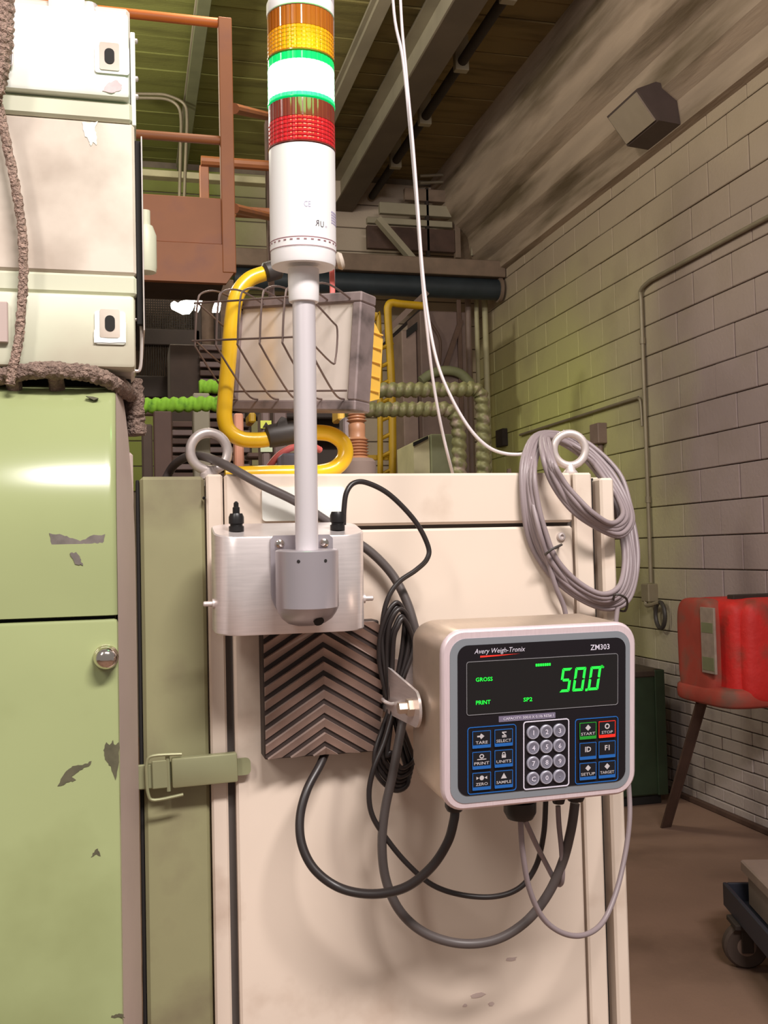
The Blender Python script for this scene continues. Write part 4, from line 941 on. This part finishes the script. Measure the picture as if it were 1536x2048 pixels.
post('machine_post', 470, 826, 488, 2.6, .05, 'pink_post', 'salmon painted post right of the left eye bolt')
post('machine_post', 388, 786, 421, 3.66, .09, 'beam_grey', 'grey steel post behind the left eye bolt')
post('machine_post', 308, 822, 345, 3.36, .08, 'brown_post', 'brown post under the lime wrapped pipe')
post('machine_post', 284, 848, 306, 2.5, .08, 'dark_frame', 'dark post between housing and brown post')
post('machine_post', 688, 834, 706, 2.3, .05, 'lamp_frame', 'grey stanchion behind the yellow stand foot')
bb = single('blue_container', MB().box((Xa(563, 925, 1.55), 1.55, ZT - .004), (Xa(612, 925, 1.55), 1.61, Za(590, 906, 1.55)), .004), 'blue_box', 'pale blue box half hidden behind the pole', 'box')
single('red_hose', MB().tube(spline(pxs([(520, 965, 1.6), (534, 940, 1.6), (555, 913, 1.6), (580, 897, 1.6), (612, 888, 1.6), (640, 900, 1.62)]), 8), .0055, 10), 'red_hose', 'upper of two pink-red hoses left of the pole', 'hose', smooth=60)
single('red_hose', MB().tube(spline(pxs([(540, 960, 1.56), (552, 942, 1.56), (566, 934, 1.56), (590, 930, 1.58)]), 8), .0040, 10), 'red_hose', 'lower of two pink-red hoses left of the pole', 'hose', smooth=60)
tg = thing('warning_tag', 'small yellow tag with a dark triangle left of the pole', 'tag', at(533, 858, 2.4))
part('plate', pxbox(MB(), 521, 841, 543, 857, 2.4, .003, .0005), 'tag_yellow', tg)
part('triangle', MB().prism([(Xa(x, 850, 2.4), Za(532, y, 2.4)) for x, y in ((525, 855), (539, 855), (532, 844))], .001, Matrix.Translation((0, 2.398, 0))), 'dark_steel', tg)
tg = single('plain_tag', pxbox(MB(), 521, 890, 545, 904, 2.4, .003, .0005), 'tag_pale', 'small pale tag hanging below the yellow tag', 'tag')
# the backing machine frame that carries the tags and posts
mf = thing('press_frame', 'dark machine frame with cross bars behind the work light', 'machine', at(560, 960, 2.9))
for x0, y0, x1, y1, Y, m in ((495, 815, 690, 836, 2.95, 'dark_steel'), (495, 868, 690, 880, 2.95, 'dark_frame'), (495, 905, 600, 915, 2.9, 'brown_post'), (548, 815, 575, 960, 2.8, 'grey_locker_dark'), (524, 820, 541, 960, 2.404, 'grey_locker_dark'), (600, 820, 690, 960, 3.0, 'dark_steel'), (498, 825, 512, 845, 2.6, 'ladder_yellow'), (676, 815, 690, 840, 2.55, 'yellow_cast')):
    part('frame_bar', pxbox(MB(), x0, y0, x1, y1, Y, .08, .004), m, mf)
part('leg', MB().box((Xa(500, 900, 2.95), 2.95, 0), (Xa(690, 900, 2.95), 3.05, Za(600, 960, 2.95)), .004), 'dark_steel', mf)

# ---------------------------------------------------------------- wrapped pipes
def wrapped(name, pts, r, m, label, pitch=9, n=16, amp=.30, step=10):
    P_ = spline(pts, step)
    def rf(i, k):
        ph = i * 2 * math.pi / pitch + k * 2 * math.pi / n
        return 1 + amp * (abs(math.sin(ph / 2)) - .5) + .04 * math.sin(i * 1.7 + k * 2.3)
    return single(name, MB().tube(P_, r, n, False, rf), m, label, 'pipe', smooth=50)
YG = 3.4
wrapped('wrapped_pipe', [at(x, y, YG) for x, y in [(200, 814), (270, 813)] + [(270 + k * 20, 812 - k * .6) for k in range(1, 22)]], .0235, 'lime_wrap', 'bright lime wrapped pipe running left behind the eye bolt')
wrapped('wrapped_pipe', [at(x, y, YG + .3) for x, y in [(398, 774)] + [(398 + k * 18, 773.5 - k * .2) for k in range(1, 18)]], .0235, 'lime_wrap', 'short lime wrapped pipe behind the wire guard')
YO = 5.2
wrapped('wrapped_pipe', [at(x, y, YO) for x, y in [(690 + k * 22, 781 - k * .2) for k in range(12)] + [(948, 778), (960, 788), (964, 806)] + [(966 + k * .4, 830 + k * 24) for k in range(37)]], .038, 'olive_wrap', 'olive spiral wrapped pipe, the upper and outer one turning down at the corner', 8)
wrapped('wrapped_pipe', [at(x, y, YO - .2) for x, y in [(690 + k * 20, 820 - k * .2) for k in range(10)] + [(888, 818), (905, 826), (915, 846)] + [(918 + k * .4, 870 + k * 24) for k in range(36)]], .036, 'olive_wrap', 'olive spiral wrapped pipe, the lower and inner one turning down', 8)

# ---------------------------------------------------------------- mezzanine with orange rails
YR = 4.0
mz = thing('mezzanine_railing', 'orange-brown mezzanine railing with toe boards at upper left', 'railing', at(420, 562, YR))
part('post', pxbox(MB(), 441, 34, 468, 545, YR, .05, .003), 'primer_brown', mz)
def zx(px, py, Y): p = at(px, py, Y); return p
for y_, r_ in ((34, .019), (271, .018)):
    a = at(360, y_ + 4, YR + .03); part('rail', MB().tube([(-1.6, YR + .03, a.z), (Xa(445, y_, YR), YR + .03, a.z)], r_, 12), 'primer_orange' if y_ == 34 else 'primer_brown', mz)
za1, za2, za3 = Za(360, 388, YR), Za(360, 484, YR), Za(360, 562, YR); xr_ = Xa(447, 450, YR)
part('toe_board', MB().box((-1.6, YR + .02, za2 + .004), (xr_, YR + .04, za1), .003), 'primer_brown', mz)
xq = Xa(470, 540, YR)
part('edge_channel', MB().prism([(-1.6, za3), (xq - .035, za3), (xq, za3 + .05), (xq, za2 + .02), (xr_, za2 + .02), (xr_, za2), (-1.6, za2)], .03, Matrix.Translation((0, YR + .004, 0))), 'primer_brown', mz)
part('deck', MB().box((-1.8, YR + .04, za3 + .01), (xq - .04, YR + .34, za3 + .06), .004), 'dark_frame', mz)
for py, Y2 in ((222, 5.6), (422, 5.6)):
    part('far_rail', MB().tube([at(468, py - 5, YR + .1), at(560, py + 16, Y2)], .022, 10), 'primer_brown', mz)
part('far_post', pxbox(MB(), 400, 330, 418, 400, 5.6, .06, .003), 'primer_brown', mz)
part('far_rail', MB().tube([at(402, 322, 5.6), at(540, 332, 5.6)], .03, 10), 'primer_brown', mz)
part('far_post', pxbox(MB(), 534, 240, 545, 560, 5.6, .06, .003), 'brown_post', mz)
part('far_channel', pxbox(MB(), 472, 414, 545, 430, 5.4, .06, .003), 'primer_brown', mz)
for px in (-60, 150): part('deck_leg', MB().box((Xa(px, 700, YR) , YR + .2, 0), (Xa(px, 700, YR) + .08, YR + .28, za3 + .02)), 'dark_frame', mz)
# deck grating seen from below, built as upright mesh panels
YS2 = 5.0
ms = thing('deck_grating', 'dark mezzanine deck grating shown as upright mesh panels', 'mesh guard', at(330, 800, YS2))
part('backing', pxbox(MB(), 270, 555, 470, 830, YS2 + .12, .05, .004), 'mesh_back', ms)  # backing colour lightened to stand in for light through the grating
for x0, y0, x1, y1 in ((270, 658, 400, 690), (270, 752, 395, 795), (388, 560, 404, 800), (430, 560, 442, 800)):
    part('frame_bar', pxbox(MB(), x0, y0, x1, y1, YS2, .06, .004), 'dark_steel', ms)
vb = [MB(), MB()]
for k in range(24):
    x = 276 + k * 4.8; p0, p1 = at(x, 560, YS2 + .02), at(x, 770, YS2 + .02)
    part('mesh_wire', MB().tube([(p0.x, p0.y, p0.z), (p0.x, p0.y, p1.z)], .0032, 5), 'mesh_bar', ms)
for k in range(20):
    y = 566 + k * 5.0; p0, p1 = at(272, y, YS2 + .025), at(392, y, YS2 + .025)
    part('mesh_wire', MB().tube([p0, (p1.x, p0.y, p0.z)], .0028, 5), 'mesh_bar', ms)
bl = thing('hall_lamp', 'glaring white lamp seen past the deck grating', 'lamp', at(390, 620, 4.7))
def glow(outl): return MB().prism([(Xa(x, y, 4.7), Za(x, y, 4.7)) for x, y in outl], .05, Matrix.Translation((0, 4.7, 0)))
part('glow_panel', glow(((342, 606), (348, 602), (356, 606), (362, 602), (372, 600), (380, 595), (389, 593), (391, 602), (387, 614), (380, 623), (366, 624), (354, 618), (344, 613))), 'lamp_glow', bl)
part('glow_panel', glow(((393, 602), (397, 592), (403, 590), (406, 597), (401, 612), (397, 620), (391, 616))), 'lamp_glow', bl)
part('glow_panel', glow(((427, 612), (431, 602), (438, 600), (442, 606), (440, 620), (426, 620))), 'lamp_glow', bl)
part('lamp_bracket', pxbox(MB(), 392, 560, 396, 594, 4.72, .02, .001), 'dark_steel', bl)
# lattice of dark machine slats behind the lime pipe
fz_ = thing('slatted_machine', 'brown machine with horizontal slats behind the lime pipes', 'machine', at(420, 960, 4.6))
for k in range(16):
    y = 690 + k * 17; part('slat', pxbox(MB(), 345 if k > 8 else 400, y, 500, y + 11, 4.6, .04, .003), 'brown_post' if k % 2 else 'grey_locker_dark', fz_)
part('body', MB().box((Xa(340, 800, 4.7), 4.66, 0), (Xa(500, 800, 4.7), 5.0, Za(420, 690, 4.66)), .004), 'dark_frame', fz_)

# ---------------------------------------------------------------- crane girder across the hall
YGd = 8.5
gz0, gz1, gz2 = Za(840, 513, YGd), Za(840, 546, YGd), Za(840, 588, YGd)
gr = thing('crane_girder', 'brown and dark blue crane girder spanning to the right wall', 'girder', (1.5, YGd, gz2))
part('upper_beam', MB().box((-.2, YGd, gz1), (XW - .03, YGd + .25, gz0), .006), 'girder_brown', gr)
part('lower_tube', MB().tube([(.9, YGd + .10, (gz1 + gz2) / 2), (XW - .06, YGd + .10, (gz1 + gz2) / 2)], (gz1 - gz2) / 2, 20), 'girder_blue', gr)
part('end_flange', MB().lathe([((gz1 - gz2) / 2 + .02, 0), ((gz1 - gz2) / 2 + .02, .03)], axisM((XW - .08, YGd + .10, (gz1 + gz2) / 2), (1, 0, 0)), 20), 'girder_brown', gr)
part('brace', MB().bar(at(755, 438, YGd + .1), at(826, 520, YGd + .1), .05, .09, (0, 1, 0)), 'beam_grey', gr)
for x0, y0, x1, y1, m in ((810, 378, 905, 402, 'girder_brown'), (760, 408, 910, 430, 'beam_grey'), (735, 438, 905, 450, 'beam_grey'), (735, 455, 910, 500, 'brown_post'), (910, 395, 921, 515, 'girder_brown'), (853, 375, 859, 515, 'dark_steel')):
    part('cross_member', pxbox(MB(), x0, y0, x1, y1, YGd + .35, .06, .004), m, gr)
# conduits curving down in the far corner
for k, (ox, oy, lab) in enumerate(((0, 0, 'upper'), (-14, 14, 'lower'))):
    cable('corner_conduit', [(840, 352 + oy, 8.9), (900, 350 + oy, 8.9), (930, 355 + oy, 8.9), (952 + ox, 376 + oy, 8.9), (958 + ox, 410, 8.9), (958 + ox, 512, 8.9)], .015, 'conduit', lab + ' thin conduit curving down in the far corner of the roof', 'conduit')
# two white conduits bending down on the green boards
for k, lab in ((0, 'left'), (1, 'right')):
    o_ = k * 12
    cable('wall_conduit', [(230, 196 - k * 8, 7.6), (300, 196 - k * 8, 7.6), (335, 199 - k * 8, 7.6), (356 + o_, 213 - k * 5, 7.6), (362 + o_, 240, 7.6), (361 + o_ * .9, 300, 7.6), (359 + o_ * .8, 395, 7.6)], .012, 'conduit', lab + ' of two pale conduits bending down on the green boards', 'conduit')
single('roof_tie', MB().box((-2.4, 8.2, Za(400, 358, 8.2)), (Xa(545, 350, 8.2), 8.3, Za(400, 345, 8.2)), .004), 'duct_pale', 'pale horizontal tie bar across the green boards', 'beam')
cable('drop_cord', [(664, -400, 3.0), (665, 0, 3.0), (666, 300, 3.0), (667, 590, 3.0), (668, 800, 3.0)], .0052, 'cable_pale', 'thin pale line hanging just behind the tower light', 'cord')

# ---------------------------------------------------------------- far right corner: ladder, lockers, pipes
YL = 6.6
ld = thing('yellow_ladder', 'yellow caged ladder with handrail at the back wall', 'ladder', at(775, 960, YL))
def pipe(parent, name, lst, r, m): return part(name, MB().tube(spline(pxs(lst), 5), r, 10), m, parent, smooth=60)
pipe(ld, 'rail', [(846, 612, YL), (800, 608, YL), (785, 606, YL), (777, 612, YL), (776, 640, YL), (784, 800, YL), (787, 1100, YL), (797, 1581, YL)], .028, 'ladder_yellow')
pipe(ld, 'rail', [(722, 680, YL), (745, 640, YL), (753, 632, YL), (757, 640, YL), (760, 800, YL), (762, 1100, YL), (772, 1581, YL)], .02, 'ladder_yellow')
for k in range(8):
    y = 690 + k * 36; part('rung', MB().tube([at(760, y + 8, YL), at(786, y - 4, YL)], .014, 8), 'ladder_yellow', ld)
part('stay', pxbox(MB(), 726, 910, 790, 920, YL + .05, .03, .002), 'ladder_yellow', ld)
sg = thing('stair_stringer', 'sloping grey stair stringer rising behind the yellow ladder', 'stair', at(740, 700, 8.6))
part('stringer', MB().bar(at(735, 700, 8.6), at(850, 588, 8.6), .05, .16, (0, 1, 0)), 'grey_locker', sg)
part('stringer', MB().bar(at(735, 720, 8.6), at(850, 612, 8.6), .03, .05, (0, 1, 0)), 'dark_steel', sg)
YK = 8.0
lk = thing('electrical_locker', 'tall grey-brown electrical locker with dark vent at the back wall', 'cabinet', at(870, 960, YK))
part('body', MB().box((Xa(843, 750, YK), YK, 0), (Xa(935, 750, YK), YK + .4, Za(880, 622, YK)), .008), 'grey_locker_dark', lk)
part('side_wing', MB().box((Xa(812, 750, YK), YK + .1, 0), (Xa(842, 750, YK), YK + .4, Za(830, 655, YK)), .008), 'grey_locker', lk)
part('vent', MB().prism([(Xa(x, y, YK + .09), Za(x, y, YK + .09)) for x, y in ((813, 660), (839, 640), (839, 655), (813, 676))], .01, Matrix.Translation((0, YK + .085, 0))), 'gap_dark', lk)
part('door_frame', MB().box((Xa(916, 750, YK), YK - .03, 0), (Xa(924, 750, YK), YK, Za(900, 600, YK)), .004), 'brown_post', lk)
part('stay', MB().bar(at(886, 745, YK - .02), at(922, 640, YK - .02), .04, .03, (0, 1, 0)), 'brown_post', lk)
part('hose', MB().tube(spline(pxs([(846, 600, YK - .03), (858, 640, YK - .03), (880, 680, YK - .03), (878, 740, YK - .03)]), 6), .012, 8), 'brown_post', lk)
single('curved_duct', MB().tube(spline(pxs([(842, 762, 7.96), (866, 746, 7.96), (895, 741, 7.96), (922, 748, 7.96), (942, 768, 7.96)]), 8), .04, 14), 'olive_steel', 'olive hose arching above the wrapped pipes', 'hose', smooth=60)
YV = 6.0
gb = thing('slant_top_box', 'grey-green box with sloping lid behind the pale cord', 'cabinet', at(867, 960, YV))
part('body', MB().box((Xa(862, 900, YV), YV, 0), (Xa(922, 900, YV), YV + .4, Za(880, 868, YV)), .006), 'olive_steel', gb)
xa_, xb_ = Xa(829, 900, YV), Xa(861, 900, YV)
part('side', MB().prism([(xa_, 0), (xb_, 0), (xb_, Za(860, 870, YV)), (xa_, Za(830, 886, YV))], .4, Matrix.Translation((0, YV + .02, 0))), 'duct_pale', gb)
part('lid_gap', MB().prism([(xa_, Za(830, 892, YV)), (xb_ - .01, Za(858, 877, YV)), (xb_ - .01, Za(858, 871, YV)), (xa_, Za(830, 884, YV))], .02, Matrix.Translation((0, YV + .01, 0))), 'gap_dark', gb)
for px, r_, m, lab in ((1003 - 62, .03, 'grey_locker', 'leftmost of the three upright pipes in the far corner'), (958, .022, 'duct_pale', 'middle one of the three upright pipes in the far corner'), (975, .028, 'duct_pale', 'rightmost of the three upright pipes in the far corner')):
    X_ = Xa(px, 800, 8.9); single('upright_pipe', MB().tube([(X_, 8.9, 0), (X_, 8.9, gz2 + .1)], r_, 12), m, lab, 'pipe', smooth=60)
single('leaning_board', MB().prism([(-.07, 0), (.07, 0), (.07, 1.98), (.045, 2.27), (.02, 2.27), (-.03, 1.85)], .03, Matrix.Translation((Xa(1012, 940, 7.8), 7.8, 0))), 'grey_locker', 'pointed grey-brown board upright against the green wall', 'board')
# ================================================================ right wall fittings
XF = XW - .045
def wpx(px, py, X=XF): return atX(px, py, X)
co = thing('wall_conduit_run', 'long upright conduit with bend on the block wall', 'conduit', wpx(1298, 1160))
pts = [wpx(1570, 416), wpx(1480, 464), wpx(1380, 518), wpx(1315, 553), wpx(1298, 563), wpx(1289, 577), wpx(1287, 600), wpx(1288, 700), wpx(1291, 850), wpx(1295, 1000), wpx(1299, 1165)]
yv = wpx(1291, 850).y
P2 = [(p.x, p.y if i < 5 else yv, p.z) for i, p in enumerate(pts)]
part('conduit', MB().tube(spline(P2, 6), .014, 10), 'conduit', co, smooth=60)
for py in (680, 1000): q = wpx(1290, py); part('coupling', MB().tube([(XF, yv, q.z - .02), (XF, yv, q.z + .02)], .019, 10), 'conduit', co)
q = wpx(1299, 1185); part('outlet_box', MB().box((XF - .05, yv - .05, q.z - .06), (XW - .02, yv + .05, q.z + .06), .006), 'conduit', co)
hk = thing('hose_hook', 'dark ring strap hanging from a hook below the conduit box', 'hook', wpx(1322, 1240))
q = wpx(1326, 1230); part('ring', MB().tube([(XF - .02, q.y + .06 * math.cos(2 * math.pi * k / 24), q.z + .085 * math.sin(2 * math.pi * k / 24)) for k in range(24)], .014, 8, True), 'plastic_dark', hk)
q2 = wpx(1304, 1210); part('hook', MB().tube(spline([(XF - .03, yv, wpx(1299, 1190).z), (XF - .04, q2.y, q2.z), (XF - .02, q.y, q.z + .085)], 5), .014, 8), 'conduit', hk)
c2 = thing('wall_conduit_branch', 'sloping side conduit joining the upright conduit above the grey coil', 'conduit', wpx(1200, 830))
za_ = wpx(1270, 797).z
part('conduit', MB().tube(spline([(XF, wpx(1040, 875).y, za_), (XF, wpx(1150, 838).y, za_), (XF, wpx(1262, 799).y, za_), (XF, wpx(1278, 800).y, za_ - .01), (XF, wpx(1282, 815).y, za_ - .06), (XF, wpx(1284, 840).y, za_ - .2)], 6), .011, 8), 'conduit', c2, smooth=60)
bx = thing('wall_switch', 'small grey switch box with conduit above the eye bolt coil', 'switch', wpx(1200, 945))
q = wpx(1200, 868); part('box', MB().box((XF - .05, q.y - .07, q.z - .075), (XW - .02, q.y + .07, q.z + .075), .006), 'grey_locker', bx)
part('conduit', MB().tube([(XF, q.y, q.z - .07), (XF, q.y, q.z - .6)], .02, 8), 'grey_locker', bx)
bx = single('dark_junction', MB().box((XF - .03, wpx(1004, 876).y - .09, wpx(1004, 876).z - .08), (XW - .02, wpx(1004, 876).y + .09, wpx(1004, 876).z + .08), .006), 'dark_steel', 'small dark box at the far end of the side conduit', 'switch')
# wall pack lamp under the concrete ledge
wp = thing('wall_pack_lamp', 'dark wedge-shaped wall lamp under the concrete beam', 'wall lamp', wpx(1300, 290))
c0 = atX(1294, 228, 3.20); yy0, yy1, zz0, zz1 = c0.y - .21, c0.y + .27, c0.z - .24, c0.z + .22
zc_ = c0.z - .01; y0_, y1_ = c0.y - .19, c0.y + .21
prof_ = [(XW - .05, zc_ - .13), (XW - .23, zc_ - .115), (XW - .37, zc_ + .07), (XW - .24, zc_ + .125), (XW - .11, zc_ + .10), (XW - .05, zc_ + .02)]
part('hood', ext_y(prof_, y0_, y1_), 'wallpack', wp, smooth=0)
dx_, dz_ = prof_[2][0] - prof_[1][0], prof_[2][1] - prof_[1][1]; nn_ = Vector((-dz_, 0, dx_)).normalized()
if nn_.x > 0: nn_ = -nn_
def lp_(k, y, o): return (prof_[1][0] + dx_ * k + nn_.x * o, y, prof_[1][1] + dz_ * k + nn_.z * o)
part('lens', MB().add([lp_(.06, y0_ + .02, .012), lp_(.06, y1_ - .02, .012), lp_(.94, y1_ - .02, .012), lp_(.94, y0_ + .02, .012), lp_(.06, y0_ + .02, -.01), lp_(.06, y1_ - .02, -.01), lp_(.94, y1_ - .02, -.01), lp_(.94, y0_ + .02, -.01)], [(0, 1, 2, 3), (0, 4, 5, 1), (1, 5, 6, 2), (2, 6, 7, 3), (3, 7, 4, 0), (4, 7, 6, 5)]), 'wallpack_lens', wp, smooth=0)
yy0 = y0_
cq = [wpx(1362, 196, XW - .03), wpx(1540, 48, XW - .03)]
part('supply_conduit', MB().tube([(XW - .03, yy0 + .03, cq[0].z), (XW - .03, 3.6, cq[0].z)], .012, 8), 'wallpack', wp)

# ================================================================ red padded cover on a slanted post
YRd = 5.0
def rp_(px, py, Y=YRd): return at(px, py, Y)
rc = thing('padded_cover', 'red padded cover with silver tape strips near the right wall', 'cover', rp_(1440, 1420))
# plump box: superellipsoid-like cushion
def cushion(c, s, e=.35, nu=28, nv=18, bump=0, seed=1):
    rnd = random.Random(seed); v = []; f = []
    def sp(a, p): return math.copysign(abs(a) ** p, a)
    for i in range(nv + 1):
        th = -math.pi / 2 + math.pi * i / nv
        for k in range(nu):
            ph = 2 * math.pi * k / nu; w = 1 + bump * math.sin(3 * ph + 2 * th) * math.cos(th)
            v.append((c[0] + s[0] * sp(math.cos(th), e) * sp(math.cos(ph), e) * w, c[1] + s[1] * sp(math.cos(th), e) * sp(math.sin(ph), e) * w, c[2] + s[2] * sp(math.sin(th), e)))
    for i in range(nv):
        for k in range(nu): f.append((i * nu + k, i * nu + (k + 1) % nu, (i + 1) * nu + (k + 1) % nu, (i + 1) * nu + k))
    return v, f
ax0, ax1, ay0, ay1, az0, az1 = 2.78, 3.33, 4.30, 4.76, .80, 1.325
cxm, cym, czm = (ax0 + ax1) / 2, (ay0 + ay1) / 2, (az0 + az1) / 2; hz = (az1 - az0) / 2
v, f = cushion((cxm + .02, cym, czm), (.255, .225, hz), .22, 48, 28, .01); part('cushion', MB().add(v, f), 'red_cover', rc, smooth=60)
v, f = cushion((cxm + .045, ay0 + .05, czm + .01), (.235, .10, hz * .98), .34, 48, 28, .02); part('front_pad', MB().add(v, f), 'red_cover', rc, smooth=60)
v, f = cushion((cxm - .005, cym + .005, az0 + .045), (.295, .265, .055), .38, 48, 16, .01); part('skirt', MB().add(v, f), 'red_dirty', rc, smooth=60)
v, f = cushion((ax0 + .04, cym + .045, czm + .01), (.055, .165, hz * .97), .4, 40, 22, .02); part('end_flap', MB().add(v, f), 'red_dirty', rc, smooth=60)
part('tape_strip', MB().box((ax0 - .022, 4.36, czm - .10), (ax0 - .010, 4.48, czm + .225), .002), 'tape_silver', rc)
for z0, z1 in ((.10, .15), (-.085, -.02)): part('tape_print', MB().box((ax0 - .0235, 4.37, czm + z0), (ax0 - .021, 4.47, czm + z1), .0005), 'olive_steel', rc)
part('clip_bar', MB().box((ax0 + .12, ay0 + .1, az1 - .005), (ax1 - .05, ay0 + .16, az1 + .02), .004), 'dark_steel', rc)
ft = atZ(1330, 1655, 0.0); tpp = rp_(1402, 1404, 4.62)
sp_ = thing('slanted_post', 'brown angle-iron post leaning on the floor under the red cover', 'post', ft)
d_ = (tpp - ft)
part('flange', MB().bar(ft + Vector((0, 0, -.0)), ft + d_ * 1.0, .055, .012, (0, 1, 0)), 'brown_post', sp_)
part('web', MB().bar(ft + Vector((.03, .03, .0)), ft + d_ * 1.0 + Vector((.03, .03, 0)), .012, .06, (0, 1, 0)), 'brown_post', sp_)
# green bin by the wall
bq = atZ(1334, 1608, 0.0); bn = thing('green_bin', 'dark green steel bin between indicator and slanted post', 'bin', (bq.x - .25, bq.y, 0))
zt_ = at(1330, 1342, bq.y).z
part('body', MB().box((bq.x - .6, bq.y, .06), (bq.x, bq.y + .5, zt_), .01), 'bin_green', bn)
part('base', MB().box((bq.x - .58, bq.y + .03, 0), (bq.x - .02, bq.y + .48, .06), .004), 'gap_dark', bn)
part('corner_post', MB().box((bq.x - .06, bq.y - .012, .06), (bq.x + .008, bq.y + .02, zt_ + .01), .004), 'bin_green', bn)
part('rim', MB().box((bq.x - .61, bq.y - .01, zt_ - .03), (bq.x + .01, bq.y + .51, zt_ + .01), .006), 'dark_frame', bn)
# platform truck at the lower right
wc = atZ(1492, 1934, 0.0)
ct = thing('platform_truck', 'dark blue platform truck with rubber caster at lower right', 'cart', (wc.x + .25, wc.y, 0))
cn = at(1445, 1764, wc.y + .16); zt = cn.z
Mc = Matrix.Translation((cn.x, cn.y, 0)) @ Matrix.Rotation(R(-17), 4, 'Z')
def cb(a, b_, bev=.003): return MB().box(a, b_, bev, Mc)
part('deck', cb((.01, -.85, zt - .085), (.52, -.01, zt - .07)), 'cart_blue', ct)
for a, b_ in (((0, -.86, zt - .09), (.016, 0, zt)), ((.516, -.86, zt - .09), (.532, 0, zt)), ((.016, -.016, zt - .09), (.516, 0, zt))): part('rim', cb(a, b_), 'cart_blue', ct)
wl_ = Mc.inverted() @ wc
rw = .083
for xx, yy in ((wl_.x, wl_.y), (wl_.x + .34, wl_.y)):
    part('caster_plate', cb((xx - .05, yy - .06, zt - .11), (xx + .06, yy + .06, zt - .09)), 'dark_steel', ct)
    for sy in (-.035, .03): part('caster_fork', cb((xx - .022, yy + sy, rw - .02), (xx + .022, yy + sy + .005, zt - .11)), 'dark_steel', ct)
    Mw = Mc @ Matrix.Translation((xx, yy, rw)) @ Matrix.Rotation(R(90), 4, 'X')
    wh = part('wheel', MB().lathe([(rw * .62, -.022), (rw * .9, -.024), (rw, -.014), (rw, .014), (rw * .9, .024), (rw * .62, .022)], Mw, 32), 'tyre', ct)
    part('hub', MB().lathe([(rw * .2, -.03), (rw * .25, -.024), (rw * .6, -.02), (rw * .6, .02), (rw * .25, .024), (rw * .2, .03)], Mw, 24), 'wheel_hub', wh)
cl = thing('crate_load', 'brown-grey boxed load sitting on the platform truck', 'box', Mc @ Vector((.3, -.3, zt - .07)))
part('box', cb((.08, -.75, zt - .07), (.48, -.06, zt + .055), .008), 'cart_load', cl)
part('lid', cb((.06, -.77, zt + .055), (.50, -.04, zt + .10), .006), 'cart_load', cl)
